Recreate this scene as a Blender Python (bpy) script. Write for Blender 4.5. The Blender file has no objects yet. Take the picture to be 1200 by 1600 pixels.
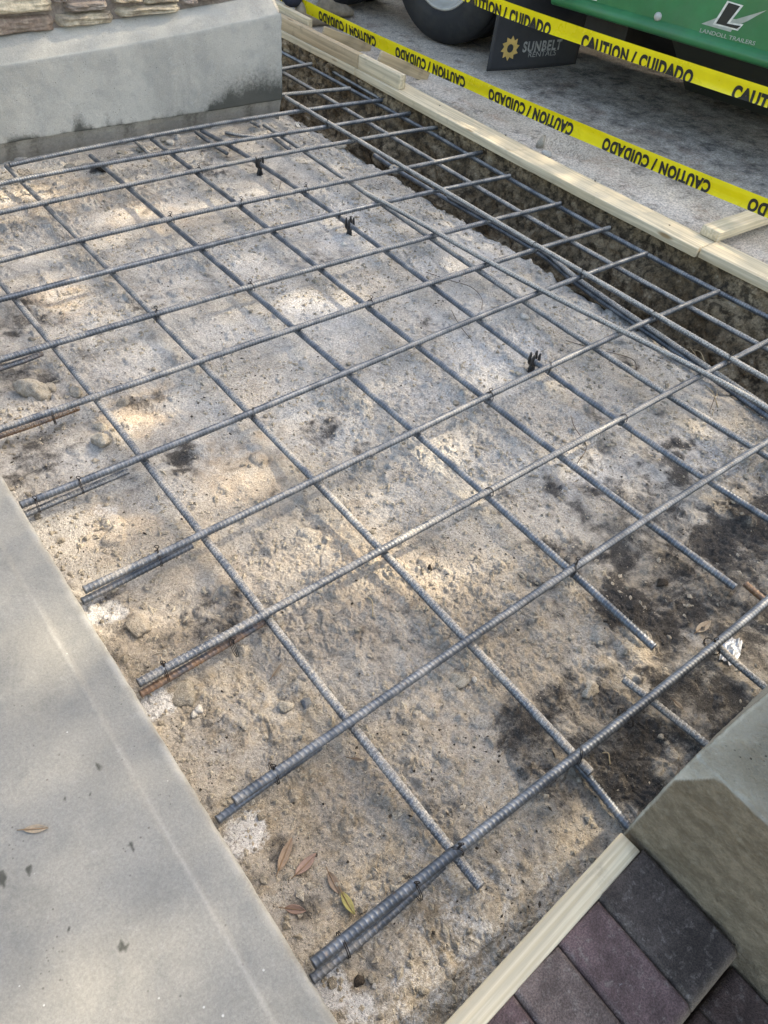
import bpy, math, random
import numpy as np
from mathutils import Vector, Matrix
random.seed(7); RNG = np.random.default_rng(11)
S = bpy.context.scene
COL = S.collection
rad = math.radians

# ------------------------------------------------------------------ camera geometry
FX, CH = 1148.1, 1.35
yaw, pit, rol = rad(43.767), rad(46.309), rad(7.522)
cd = np.array([math.sin(yaw)*math.cos(pit), math.cos(yaw)*math.cos(pit), -math.sin(pit)])
_r = np.array([math.cos(yaw), -math.sin(yaw), 0.0]); _u = np.cross(_r, cd)
cr = math.cos(rol)*_r + math.sin(rol)*_u; cu = -math.sin(rol)*_r + math.cos(rol)*_u
CAM = np.array([0, 0, CH])
def ray(px, py): return cd + (px-600)/FX*cr - (py-800)/FX*cu
def at(px, py, z):
    v = ray(px, py); return CAM + v*((z-CH)/v[2])
def atx(px, py, x):
    v = ray(px, py); return CAM + v*(x/v[0])
def aty(px, py, y):
    v = ray(px, py); return CAM + v*(y/v[1])
def atplane(px, py, P, n):
    v = ray(px, py); return CAM + v*(np.dot(np.asarray(P)-CAM, n)/np.dot(v, n))
def px_of(P):
    v = np.asarray(P)-CAM; d = v@cd
    return 600+FX*(v@cr)/d, 800-FX*(v@cu)/d

# ------------------------------------------------------------------ noise
_perm = RNG.permutation(512).astype(np.int64)
_g3 = RNG.normal(size=(512, 3)); _g3 /= np.linalg.norm(_g3, axis=1)[:, None]
def perlin(x, y, z=0.0):
    x, y, z = np.broadcast_arrays(np.asarray(x, float), np.asarray(y, float), np.asarray(z, float))
    xi, yi, zi = (np.floor(a).astype(np.int64) for a in (x, y, z))
    xf, yf, zf = x-xi, y-yi, z-zi
    f = lambda t: t*t*t*(t*(t*6-15)+10)
    u, v, w = f(xf), f(yf), f(zf)
    def g(i, j, k):
        h = _perm[(_perm[(_perm[(xi+i) & 511] + yi+j) & 511] + zi+k) & 511]
        gr = _g3[h]
        return gr[..., 0]*(xf-i)+gr[..., 1]*(yf-j)+gr[..., 2]*(zf-k)
    l = lambda a, b, t: a+(b-a)*t
    return 1.5*l(l(l(g(0,0,0), g(1,0,0), u), l(g(0,1,0), g(1,1,0), u), v),
             l(l(g(0,0,1), g(1,0,1), u), l(g(0,1,1), g(1,1,1), u), v), w)
def fbm(x, y, z=0.0, o=4, gain=.5):
    s = 0; a = 1; f = 1
    for i in range(o):
        s = s + a*perlin(x*f+17.3*i, y*f-9.1*i, np.asarray(z)*f+3.7*i); a *= gain; f *= 2.03
    return s
def sstep(a, b, x):
    t = np.clip((x-a)/(b-a), 0, 1); return t*t*(3-2*t)

# ------------------------------------------------------------------ mesh helpers
def tag(o, label=None, cat=None, group=None, kind=None):
    if label: o['label'] = label
    if cat: o['category'] = cat
    if group: o['group'] = group
    if kind: o['kind'] = kind
    return o
def mesh_np(name, V, F, mat=None, parent=None, smooth=True, origin=None, attrs=None):
    """V (n,3); F list of face tuples or int array (m,k). Vertices in the parent's space."""
    V = np.asarray(V, float)
    me = bpy.data.meshes.new(name)
    if isinstance(F, np.ndarray):
        k = F.shape[1]; loops = F.ravel(); starts = np.arange(0, len(loops), k); tot = np.full(len(F), k)
    else:
        tot = np.array([len(f) for f in F]); loops = np.fromiter((i for f in F for i in f), dtype=np.int64)
        starts = np.concatenate([[0], np.cumsum(tot)[:-1]])
    if origin is None: origin = np.zeros(3)
    me.vertices.add(len(V)); me.vertices.foreach_set('co', (V-np.asarray(origin)).astype(np.float32).ravel())
    me.loops.add(len(loops)); me.loops.foreach_set('vertex_index', loops.astype(np.int32))
    me.polygons.add(len(starts)); me.polygons.foreach_set('loop_start', starts.astype(np.int32))
    me.update(calc_edges=True)
    me.polygons.foreach_set('use_smooth', np.full(len(starts), smooth))
    for n, a in (attrs or {}).items():
        t = me.attributes.new(n, 'FLOAT', 'POINT'); t.data.foreach_set('value', np.asarray(a, np.float32).ravel())
    me.validate()
    o = bpy.data.objects.new(name, me); COL.objects.link(o)
    o.location = origin
    if mat: me.materials.append(mat)
    if parent: o.parent = parent
    return o
def empty(name, loc, rz=0):
    o = bpy.data.objects.new(name, None); COL.objects.link(o)
    o.location = loc; o.rotation_euler = (0, 0, rz); o.empty_display_size = .1
    return o
def grid_faces(nu, nv, flip=False):
    i = np.arange(nu-1)[:, None]*nv + np.arange(nv-1)[None, :]
    q = np.stack([i, i+nv, i+nv+1, i+1], -1).reshape(-1, 4)
    return q[:, ::-1].copy() if flip else q
class MB:
    def __init__(s): s.v = []; s.f = []
    def add(s, V, F):
        b = len(s.v); s.v += [tuple(map(float, p)) for p in V]; s.f += [tuple(int(i)+b for i in f) for f in F]
    def box(s, c, d, rz=0):
        cx, cy, cz = c; a, b, h = (q/2 for q in d); co, si = math.cos(rz), math.sin(rz)
        P = [(x*co-y*si+cx, x*si+y*co+cy, z+cz) for x, y, z in
             [(-a,-b,-h),(a,-b,-h),(a,b,-h),(-a,b,-h),(-a,-b,h),(a,-b,h),(a,b,h),(-a,b,h)]]
        s.add(P, [(0,3,2,1),(4,5,6,7),(0,1,5,4),(1,2,6,5),(2,3,7,6),(3,0,4,7)])
    def tube(s, pts, r, n=8, caps=True):
        pts = np.asarray(pts, float); m = len(pts)
        rr = np.broadcast_to(np.asarray(r, float), (m,))
        V, F = tube_np(pts, rr, n)
        s.add(V, [tuple(f) for f in F] + ([tuple(range(n))[::-1], tuple(range((m-1)*n, m*n))] if caps else []))
    def lathe(s, prof, n=48, axis='x', c=(0,0,0)):
        V = []
        for a, r in prof:
            for k in range(n):
                t = 2*math.pi*k/n
                if axis == 'x': V.append((a+c[0], r*math.cos(t)+c[1], r*math.sin(t)+c[2]))
                else: V.append((r*math.cos(t)+c[0], r*math.sin(t)+c[1], a+c[2]))
        m = len(prof)
        F = [(i*n+k, i*n+(k+1) % n, (i+1)*n+(k+1) % n, (i+1)*n+k) for i in range(m-1) for k in range(n)]
        s.add(V, F)
    def build(s, name, mat=None, parent=None, smooth=True, origin=None):
        return mesh_np(name, s.v, s.f, mat, parent, smooth, origin)
def frames(pts, up=(0, 0, 1)):
    T = np.gradient(pts, axis=0); T /= np.linalg.norm(T, axis=1)[:, None]+1e-12
    N = np.zeros_like(T); n = np.array(up, float)
    if abs(T[0]@n) > .95: n = np.array([1., 0, 0])
    for i in range(len(T)):
        n = n-(n@T[i])*T[i]; n /= np.linalg.norm(n)+1e-12; N[i] = n
    return T, N, np.cross(T, N)
def tube_np(pts, rr, n):
    T, N, B = frames(pts); m = len(pts)
    th = np.arange(n)*2*math.pi/n
    V = pts[:, None, :]+rr[:, None, None]*(np.cos(th)[None, :, None]*N[:, None, :]+np.sin(th)[None, :, None]*B[:, None, :])
    i = np.arange(m-1)[:, None]*n; k = np.arange(n)[None, :]; k2 = (k+1) % n
    F = np.stack([i+k, i+k2, i+n+k2, i+n+k], -1).reshape(-1, 4)
    return V.reshape(-1, 3), F
def catmull(P, per=8):
    P = np.asarray(P, float); Q = np.vstack([2*P[0]-P[1], P, 2*P[-1]-P[-2]]); out = []
    for i in range(1, len(Q)-2):
        for t in np.arange(per)/per:
            a, b, c, d = Q[i-1], Q[i], Q[i+1], Q[i+2]
            out.append(.5*((2*b)+(c-a)*t+(2*a-5*b+4*c-d)*t*t+(3*b-a-3*c+d)*t**3))
    out.append(P[-1]); return np.array(out)

# ------------------------------------------------------------------ materials
class NT:
    def __init__(s, name):
        s.m = bpy.data.materials.new(name); s.m.use_nodes = True; s.t = s.m.node_tree
        s.b = s.t.nodes['Principled BSDF']
    def n(s, typ, **kw):
        d = s.t.nodes.new(typ)
        for k, v in kw.items(): setattr(d, k, v)
        return d
    def put(s, sock, v):
        if isinstance(v, bpy.types.NodeSocket): s.t.links.new(v, sock)
        elif v is not None:
            if sock.type == 'RGBA' and len(v) == 3: v = (*v, 1)
            sock.default_value = v
    def coord(s, which='Object', scale=(1, 1, 1), rot=(0, 0, 0)):
        c = s.n('ShaderNodeTexCoord'); m = s.n('ShaderNodeMapping')
        m.inputs['Scale'].default_value = scale; m.inputs['Rotation'].default_value = rot
        s.t.links.new(c.outputs[which], m.inputs['Vector']); return m.outputs[0]
    def geo(s, scale=(1, 1, 1)):
        c = s.n('ShaderNodeNewGeometry'); m = s.n('ShaderNodeMapping'); m.inputs['Scale'].default_value = scale
        s.t.links.new(c.outputs['Position'], m.inputs['Vector']); return m.outputs[0]
    def noise(s, vec, scale, detail=4, rough=.55, dist=0):
        d = s.n('ShaderNodeTexNoise'); s.put(d.inputs['Vector'], vec); d.inputs['Scale'].default_value = scale
        d.inputs['Detail'].default_value = detail; d.inputs['Roughness'].default_value = rough; d.inputs['Distortion'].default_value = dist
        return d.outputs['Fac']
    def vor(s, vec, scale, feature='F1', out='Distance', rnd=1):
        d = s.n('ShaderNodeTexVoronoi', feature=feature); s.put(d.inputs['Vector'], vec); d.inputs['Scale'].default_value = scale
        d.inputs['Randomness'].default_value = rnd; return d.outputs[out]
    def ramp(s, fac, a, b, c0=0., c1=1.):
        d = s.n('ShaderNodeMapRange', interpolation_type='SMOOTHSTEP'); s.put(d.inputs['Value'], fac)
        for k, v in (('From Min', a), ('From Max', b), ('To Min', c0), ('To Max', c1)): s.put(d.inputs[k], v)
        return d.outputs[0]
    def mix(s, fac, a, b, mode='MIX'):
        d = s.n('ShaderNodeMix', data_type='RGBA', blend_type=mode)
        s.put(d.inputs[0], fac); s.put(d.inputs[6], a); s.put(d.inputs[7], b); return d.outputs[2]
    def math(s, op, a, b=0.):
        d = s.n('ShaderNodeMath', operation=op); s.put(d.inputs[0], a); s.put(d.inputs[1], b); return d.outputs[0]
    def attr(s, name, typ='GEOMETRY'):
        d = s.n('ShaderNodeAttribute', attribute_name=name, attribute_type=typ); return d.outputs['Fac']
    def rnd(s): return s.n('ShaderNodeObjectInfo').outputs['Random']
    def up(s):
        g = s.n('ShaderNodeNewGeometry'); x = s.n('ShaderNodeSeparateXYZ'); s.t.links.new(g.outputs['Normal'], x.inputs[0]); return x.outputs['Z']
    def bump(s, h, strength=.5, dist=.002, prev=None):
        d = s.n('ShaderNodeBump'); s.put(d.inputs['Height'], h); d.inputs['Strength'].default_value = strength
        d.inputs['Distance'].default_value = dist
        if prev: s.put(d.inputs['Normal'], prev)
        s.t.links.new(d.outputs[0], s.b.inputs['Normal']); return d.outputs[0]
    def out(s, color=None, rough=None, metal=None, spec=None):
        s.put(s.b.inputs['Base Color'], color); s.put(s.b.inputs['Roughness'], rough); s.put(s.b.inputs['Metallic'], metal)
        s.put(s.b.inputs['Specular IOR Level'], spec); return s.m

def mat_sand(name, wall=False):
    t = NT(name); g = t.geo()
    n1 = t.noise(g, 3.2, 6, .6); n2 = t.noise(g, 22, 6, .65); n3 = t.noise(g, 160, 4, .7); n4 = t.noise(g, 520, 3, .7)
    c = t.mix(t.ramp(n1, .35, .65), (.42, .40, .365), (.535, .525, .50))
    n5 = t.noise(g, 9, 6, .7, .8)
    c = t.mix(t.math('MULTIPLY', t.ramp(n5, .46, .72), .5), c, (.30, .28, .255))
    c = t.mix(t.math('MULTIPLY', t.ramp(n2, .46, .70), .5), c, (.26, .24, .215))
    n6 = t.noise(g, 58, 5, .72); c = t.mix(t.math('MULTIPLY', t.ramp(n6, .54, .72), .4), c, (.19, .165, .14)); c = t.mix(t.math('MULTIPLY', t.ramp(n6, .44, .3), .6), c, (.62, .585, .53))
    c = t.mix(t.math('MULTIPLY', t.ramp(n2, .5, .28), .5), c, (.60, .57, .52))
    tan = t.math('MULTIPLY', t.math('MULTIPLY', t.attr('tan'), .6), t.ramp(n2, .25, .6))
    c = t.mix(tan, c, (.55, .43, .305))
    c = t.mix(t.math('MULTIPLY', t.attr('brown'), t.ramp(n2, .62, .34, .35, 1.)), c, t.mix(t.ramp(n6, .35, .65), (.23, .192, .142), (.40, .342, .262)))
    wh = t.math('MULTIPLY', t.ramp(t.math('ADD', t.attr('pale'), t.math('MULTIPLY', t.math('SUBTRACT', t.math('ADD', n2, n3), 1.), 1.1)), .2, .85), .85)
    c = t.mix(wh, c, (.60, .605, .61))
    dk = t.ramp(t.math('ADD', t.attr('dark'), t.math('ADD', t.math('MULTIPLY', t.math('SUBTRACT', n3, .5), .8), t.math('MULTIPLY', t.math('SUBTRACT', t.math('ADD', n2, t.math('MULTIPLY', n5, 1.4)), 1.2), .9))), .16, .62)
    c = t.mix(t.math('MULTIPLY', dk, .9), c, (.030, .029, .030))
    # grains: dark crumbs and pale specks
    sp = t.vor(g, 130); msk = t.ramp(t.noise(g, 7, 3), .45, .7)
    c = t.mix(t.math('MULTIPLY', t.ramp(sp, .28, .14), t.math('MULTIPLY', msk, .5)), c, (.10, .085, .07))
    sp2 = t.vor(g, 230); c = t.mix(t.math('MULTIPLY', t.ramp(sp2, .2, .1), .35), c, (.62, .58, .52))
    c = t.mix(1.0, c, t.mix(t.ramp(n4, .25, .75), (.79, .785, .78), (1.22, 1.21, 1.2)), 'MULTIPLY')
    c = t.mix(1.0, c, t.mix(t.ramp(n3, .25, .75), (.68, .68, .68), (1.27, 1.26, 1.25)), 'MULTIPLY')
    h = t.math('ADD', t.math('MULTIPLY', n3, 1.0), t.math('MULTIPLY', n4, .45))
    h = t.math('ADD', h, t.math('MULTIPLY', t.ramp(sp, .3, .05), .5))
    t.bump(h, 1., .006)
    return t.out(c, .95, 0, .15)
def mat_soil():
    t = NT('trench_soil'); g = t.geo()
    n1 = t.noise(g, 4, 5, .6); n2 = t.noise(g, 26, 6, .65); n3 = t.noise(g, 120, 4, .7)
    c = t.mix(t.ramp(n1, .38, .62), (.245, .18, .112), (.43, .335, .225))
    c = t.mix(t.ramp(n2, .42, .62), c, (.10, .078, .055))
    c = t.mix(t.math('MULTIPLY', t.ramp(n2, .42, .25), .7), c, (.58, .51, .40))
    c = t.mix(1., c, t.mix(t.ramp(n3, .25, .75), (.6, .6, .6), (1.35, 1.33, 1.3)), 'MULTIPLY')
    t.bump(t.math('ADD', n2, t.math('MULTIPLY', n3, .5)), 1., .02)
    return t.out(c, .95, 0, .15)
def mat_asphalt():
    t = NT('sandy_asphalt'); g = t.geo()
    n1 = t.noise(g, 1.6, 5, .6); n2 = t.noise(g, 14, 6, .65); n3 = t.noise(g, 110, 3, .7); v = t.vor(g, 160)
    c = t.mix(t.ramp(n1, .35, .65), (.48, .42, .35), (.64, .575, .50))
    c = t.mix(t.ramp(n2, .5, .75), c, (.20, .18, .16))
    c = t.mix(t.math('MULTIPLY', t.ramp(n2, .45, .2), .5), c, (.60, .56, .51))
    c = t.mix(t.math('MULTIPLY', t.ramp(t.noise(g, 5.5, 5, .7), .50, .70), .6), c, (.36, .25, .19))
    c = t.mix(t.math('MULTIPLY', t.attr('trailer_shade'), t.ramp(n2, .15, .7)), c, (.05, .048, .048))
    c = t.mix(1., c, t.mix(t.ramp(n3, .28, .72), (.55, .55, .55), (1.4, 1.4, 1.4)), 'MULTIPLY')
    t.bump(t.math('ADD', n3, t.ramp(v, .4, .1)), .9, .004)
    return t.out(c, .9, 0, .2)
def mat_concrete(name, stain=True, tone=1.0, rough=1., tint=(1, 1, 1)):
    t = NT(name); g = t.geo()
    n1 = t.noise(g, 2.3, 5, .6, .4); n2 = t.noise(g, 11, 6, .65); n3 = t.noise(g, 190, 3, .7); n4 = t.noise(g, 45, 4, .65)
    k = tone
    c = t.mix(t.ramp(n1, .35, .66), (.35*k, .345*k, .32*k), (.45*k, .44*k, .405*k))
    c = t.mix(t.math('MULTIPLY', t.ramp(n2, .45, .75), .55), c, (.27*k, .28*k, .275*k))
    c = t.mix(t.math('MULTIPLY', t.ramp(n4, .58, .75), .35), c, (.52*k, .52*k, .50*k))
    c = t.mix(t.math('MULTIPLY', t.ramp(t.noise(t.geo((1, 1, .35)), 7, 6, .7, .3), .5, .72), .35), c, (.52*k, .505*k, .46*k)); sp = t.vor(g, 42); c = t.mix(t.math('MULTIPLY', t.ramp(sp, .10, .05), t.ramp(t.noise(g, 9, 2), .5, .6)), c, (.13, .12, .11))
    sp2 = t.vor(g, 31); c = t.mix(t.math('MULTIPLY', t.ramp(sp2, .07, .04), t.math('MULTIPLY', t.ramp(t.noise(g, 6, 2), .5, .62), .6)), c, (.58, .58, .56)); n7 = t.noise(g, 420, 2, .6); pr_ = t.vor(g, 75); c = t.mix(t.math('MULTIPLY', t.ramp(pr_, .16, .08), t.math('MULTIPLY', t.ramp(t.noise(g, 13, 3), .5, .65), .55*rough)), c, (.10*k, .095*k, .085*k)); c = t.mix(1., c, t.mix(t.ramp(n7, .3, .7), (.93, .93, .93), (1.06, 1.06, 1.06)), 'MULTIPLY'); c = t.mix(t.math('MULTIPLY', t.ramp(t.noise(g, 5, 7, .75, 1.), .52, .7), .5), c, (.25*k, .255*k, .245*k))
    c = t.mix(1., c, t.mix(t.ramp(n3, .28, .72), (.9, .9, .9), (1.09, 1.09, 1.09)), 'MULTIPLY')
    if stain:
        d = t.ramp(t.math('ADD', t.attr('grime'), t.math('MULTIPLY', t.math('SUBTRACT', t.noise(g, 60, 6, .75), .5), 1.1)), .22, 1.0)
        c = t.mix(t.math('MULTIPLY', d, .88), c, (.04, .042, .036))
        c = t.mix(t.math('MULTIPLY', t.attr('wash'), t.ramp(n2, .2, .7)), c, (.50, .505, .49))
        br = t.noise(t.geo((1.1, 1.1, 1.7)), 22, 9, .82, .1)
        br2 = t.mix(t.ramp(br, .38, .66), (.125, .104, .077), (.25, .215, .168)); br2 = t.mix(t.math('MULTIPLY', t.ramp(n4, .55, .75), .5), br2, (.30, .28, .235))
        c = t.mix(t.attr('brown'), c, br2)
    c = t.mix(1., c, tint, 'MULTIPLY')
    t.bump(t.math('ADD', t.math('MULTIPLY', n4, .8), t.math('MULTIPLY', n3, .6)), .5*rough, .0022*rough)
    return t.out(c, .85, 0, .25)
def mat_wood(name, base, dirt=.3):
    t = NT(name); o = t.coord('Object', (1.5, 55, 55)); o2 = t.coord('Object', (1, 1, 1))
    r = t.rnd(); off = t.n('ShaderNodeVectorMath', operation='ADD'); t.put(off.inputs[0], o)
    cmb = t.n('ShaderNodeCombineXYZ'); t.put(cmb.inputs[0], t.math('MULTIPLY', r, 40.)); t.put(cmb.inputs[1], t.math('MULTIPLY', r, 23.))
    t.put(off.inputs[1], cmb.outputs[0]); v = off.outputs[0]
    n1 = t.noise(v, 1.3, 4, .6, .6); n2 = t.noise(v, 7, 3, .6)
    w = t.n('ShaderNodeTexWave', wave_type='BANDS', bands_direction='Y'); t.put(w.inputs['Vector'], v)
    w.inputs['Scale'].default_value = .35; w.inputs['Distortion'].default_value = 5; w.inputs['Detail'].default_value = 2; w.inputs['Detail Scale'].default_value = .6
    a = np.array(base)
    c = t.mix(t.ramp(n1, .3, .7), tuple(a*.72), tuple(np.minimum(a*1.14, .86)))
    c = t.mix(t.math('MULTIPLY', t.ramp(w.outputs[0], .5, .95), .3), c, tuple(a*np.array([.74, .66, .52])))
    c = t.mix(t.math('MULTIPLY', t.ramp(n2, .5, .8), .25), c, tuple(a*np.array([.7, .63, .52])))
    k = t.vor(t.coord('Object', (3.2, 13, 13)), 1.0); c = t.mix(t.math('MULTIPLY', t.ramp(k, .16, .06), .85), c, tuple(a*np.array([.38, .26, .15])))
    d = t.noise(o2, 14, 6, .7); c = t.mix(t.math('MULTIPLY', t.ramp(d, .55, .78), dirt), c, (.14, .12, .10))
    t.bump(t.math('ADD', n2, t.math('MULTIPLY', t.noise(v, 30, 2), .5)), .35, .0012)
    return t.out(c, .72, 0, .3)
def mat_rebar():
    t = NT('rebar_steel'); g = t.geo(); dust = t.attr('dust', 'OBJECT'); rust = t.attr('rust', 'OBJECT'); r = t.rnd()
    n1 = t.noise(g, 16, 5, .65); n2 = t.noise(g, 75, 5, .7); n3 = t.noise(g, 300, 3, .7)
    c = t.mix(t.ramp(n1, .35, .65), (.092, .108, .13), (.195, .217, .245))
    c = t.mix(t.math('MULTIPLY', t.ramp(n2, .58, .72), .55), c, (.16, .10, .06))
    rf = t.ramp(t.math('ADD', rust, t.math('MULTIPLY', t.math('SUBTRACT', n1, .5), 1.1)), .35, .75)
    c = t.mix(rf, c, t.mix(t.ramp(n2, .35, .65), (.15, .075, .035), (.30, .165, .075)))
    up = t.ramp(t.up(), -.3, .9, .35, 1.)
    df = t.ramp(t.math('ADD', t.math('MULTIPLY', dust, up), t.math('MULTIPLY', t.math('SUBTRACT', t.math('ADD', t.math('MULTIPLY', n1, .5), t.math('MULTIPLY', n2, .5)), .5), 1.8)), .3, .75)
    c = t.mix(t.math('MULTIPLY', df, .9), c, t.mix(t.ramp(n3, .35, .65), (.25, .22, .18), (.46, .43, .375)))
    cs = t.attr('crest'); c = t.mix(1., c, t.mix(t.ramp(cs, .15, .85), (.80, .795, .79), (1.28, 1.28, 1.29)), 'MULTIPLY')  # shade between the ribs put into the colour: darker grooves, lighter crests
    fl = t.math('MULTIPLY', t.math('MULTIPLY', t.ramp(dust, .3, .8), t.ramp(n3, .48, .6)), t.ramp(up, .4, .9)); c = t.mix(t.math('MULTIPLY', fl, .75), c, (.60, .58, .54))
    t.bump(t.math('ADD', n2, n3), .4, .0008)
    m = t.math('MULTIPLY', t.math('SUBTRACT', 1., df), t.math('SUBTRACT', .55, t.math('MULTIPLY', rf, .5)))
    return t.out(c, t.ramp(df, 0, 1, .40, .9), m, .4)
def mat_simple(name, col, rough=.6, metal=0., var=.2, scale=20, bump=0., spec=.4, dirt=None, dirtf=.4):
    t = NT(name); o = t.coord('Object'); n = t.noise(o, scale, 5, .65); a = np.array(col)
    c = t.mix(t.ramp(n, .3, .7), tuple(a*(1-var)), tuple(np.minimum(a*(1+var), .95)))
    if dirt is not None:
        d = t.noise(o, scale*.35, 6, .7); c = t.mix(t.math('MULTIPLY', t.ramp(d, .42, .7), dirtf), c, dirt)
    if bump: t.bump(t.noise(o, scale*4, 4, .65), .6, bump)
    return t.out(c, t.ramp(n, .2, .8, max(rough-.08, .05), min(rough+.08, 1)), metal, spec)
def mat_rock(name, a, b):
    t = NT(name); o = t.coord('Object'); n = t.noise(o, 75, 6, .75); n2 = t.noise(o, 420, 4, .75); r = t.rnd()
    c = t.mix(t.ramp(n, .3, .7), a, b); c = t.mix(1., c, t.mix(r, (.75, .75, .75), (1.15, 1.13, 1.1)), 'MULTIPLY')
    c = t.mix(1., c, t.mix(t.ramp(n2, .3, .7), (.62, .62, .62), (1.32, 1.31, 1.3)), 'MULTIPLY')
    t.bump(t.math('ADD', n, n2), .9, .005); return t.out(c, .92, 0, .2)
def mat_veneer():
    t = NT('stone_veneer'); g = t.geo(); n = t.noise(g, 9, 6, .68); n2 = t.noise(g, 60, 5, .7)
    v = t.attr('stone'); cr_ = t.n('ShaderNodeValToRGB'); t.put(cr_.inputs[0], v)
    e = cr_.color_ramp.elements; e[0].position = 0; e[0].color = (.20, .165, .135, 1); e[1].position = 1; e[1].color = (.46, .40, .29, 1)
    for p, c in ((.2, (.25, .18, .15, 1)), (.4, (.50, .44, .33, 1)), (.6, (.28, .235, .215, 1)), (.8, (.40, .33, .235, 1))):
        k = e.new(p); k.color = c
    c = t.mix(t.ramp(n, .35, .7), cr_.outputs[0], (.24, .20, .165)); c = t.mix(t.math('MULTIPLY', t.ramp(n, .5, .3), .5), c, (.55, .50, .40))
    c = t.mix(t.attr('mortar'), c, (.235, .20, .175))
    c = t.mix(1., c, t.mix(t.ramp(n2, .3, .7), (.72, .72, .72), (1.2, 1.2, 1.2)), 'MULTIPLY')
    t.bump(t.math('ADD', n, t.math('MULTIPLY', n2, .6)), .8, .008); return t.out(c, .92, 0, .2)

M_sand = mat_sand('pit_sand'); M_soil = mat_soil(); M_asph = mat_asphalt()
M_conc = mat_concrete('grey_concrete', True, .53); M_concw = mat_concrete('wall_concrete', True, .95, 1.4); M_concp = mat_concrete('pillar_concrete', True, .62, 2.5, (1.04, .97, .86)); M_wood = mat_wood('pine_lumber', (.66, .565, .405), .4); M_wood2 = mat_wood('weathered_pine', (.52, .41, .27), .65)
M_bar = mat_rebar(); M_wire = mat_simple('tie_wire_steel', (.035, .03, .028), .55, .6, .4, 60)
M_plastic = mat_simple('black_plastic', (.012, .012, .014), .45, 0, .3, 30, spec=.5, dirt=(.25, .23, .2), dirtf=.25)
M_rock = mat_rock('rubble', (.34, .305, .245), (.54, .50, .43)); M_pale = mat_rock('pale_stone', (.58, .56, .52), (.72, .70, .66)); M_dark = mat_rock('dark_clod', (.035, .03, .026), (.09, .075, .06))
M_green = mat_simple('green_paint', (.022, .17, .062), .38, 0, .16, 5, .0, .5, dirt=(.09, .14, .10), dirtf=.3)
M_rubber = mat_simple('black_rubber', (.018, .019, .022), .7, 0, .25, 14, .001, .35, dirt=(.07, .066, .06), dirtf=.35)
M_flap = mat_simple('flap_rubber', (.03, .032, .038), .5, 0, .2, 6, .0006, .4, dirt=(.08, .08, .08), dirtf=.4)
M_steel = mat_simple('dark_chassis', (.02, .02, .02), .6, .2, .3, 12)
M_rim = mat_simple('white_rim', (.46, .46, .44), .5, .1, .15, 10, dirt=(.3, .28, .25), dirtf=.4)
M_ink = mat_simple('black_ink', (.02, .02, .018), .5, 0, .1, 8)
M_white = mat_simple('white_ink', (.62, .62, .58), .5, 0, .25, 30); M_gold = mat_simple('yellow_ink', (.62, .42, .14), .5, 0, .15, 20)
M_silver = mat_simple('silver_decal', (.36, .40, .38), .4, .3, .15, 12)
M_navy = mat_simple('navy_cloth', (.03, .035, .06), .9, 0, .3, 30, .002); M_boot = mat_simple('dusty_leather', (.33, .27, .20), .8, 0, .25, 25, .002)
M_skin = mat_simple('skin', (.36, .21, .14), .55, 0, .08, 20); M_shirt = mat_simple('grey_shirt', (.16, .17, .17), .9, 0, .2, 25)
M_bark = mat_simple('bark', (.14, .11, .085), .95, 0, .35, 8, .02); M_foil = mat_simple('crumpled_foil', (.44, .46, .49), .5, .8, .12, 12)

# ------------------------------------------------------------------ sand bed
dark_spots = []   # (x, y, rx, ry, amp)
def spot(lst, px, py, rpx, amp=1., ratio=1.):
    c = at(px, py, -.06); e = at(px+rpx, py, -.06); r = np.linalg.norm(e-c); lst.append((c[0], c[1], r, r*ratio, amp))
for q in [(1110,890,190,.42),(960,1130,170,.46),(1010,1230,100,.55),(1090,1080,120,.5),(1180,960,100,.5),(870,1190,130,.46),(1180,830,110,.5),(1000,962,60,.75),(1035,975,50,.55),(1130,835,70,.62),(1170,800,50,.6),(1090,860,45,.4),(955,900,30,.35),(900,1150,75,.42),(830,1130,60,.38),
          (980,1130,55,.5),(1060,1130,50,.4),(880,1250,45,.35),(285,718,26,.4),(225,630,24,.36),(205,735,26,.3),(490,660,26,.4),(680,505,28,.35),(560,700,20,.25),
          (60,720,45,.3),(30,590,40,.3),(40,500,40,.28),(180,970,40,.25),(330,960,60,.28),(620,1000,50,.2),(1005,790,45,.4),(940,650,25,.25),(985,560,25,.3),
          (700,1270,40,.2),(400,1380,20,.35),(435,1330,16,.4),(480,1420,20,.35),(1150,1090,40,.5),(150,265,12,.6),(230,470,30,.22),(350,250,40,.25)]:
    spot(dark_spots, q[0], q[1], q[2]*(1.5 if q[3] < .45 else 1.), min(q[3]*1.3, .36) if q[3] < .45 and q[2] < 80 else q[3])
tan_spots = []  # peach sand plus warm sunlit patches, put into the colour
for q in [(80,300,90,.7),(220,330,80,.7),(100,465,60,.8),(220,640,70,.9),(370,740,90,.8),(330,760,60,.7),(600,890,110,.75),(190,830,60,.9),(700,900,80,.5),
          (1010,1035,40,.5),(240,1010,70,.5),(500,960,110,.45),(400,900,90,.5),(520,1250,120,.35),(770,1070,80,.4),(300,880,60,.6),(560,830,70,.5),(860,560,50,.3),(520,1440,30,.5)]:
    spot(tan_spots, *q)
pale_spots = []
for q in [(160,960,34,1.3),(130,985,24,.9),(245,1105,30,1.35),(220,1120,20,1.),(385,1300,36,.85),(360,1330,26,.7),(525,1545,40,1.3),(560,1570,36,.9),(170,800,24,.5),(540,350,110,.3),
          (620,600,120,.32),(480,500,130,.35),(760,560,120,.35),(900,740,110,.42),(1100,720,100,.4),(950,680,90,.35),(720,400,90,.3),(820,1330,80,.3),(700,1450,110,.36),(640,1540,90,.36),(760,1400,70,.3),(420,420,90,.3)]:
    spot(pale_spots, *q)
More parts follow.
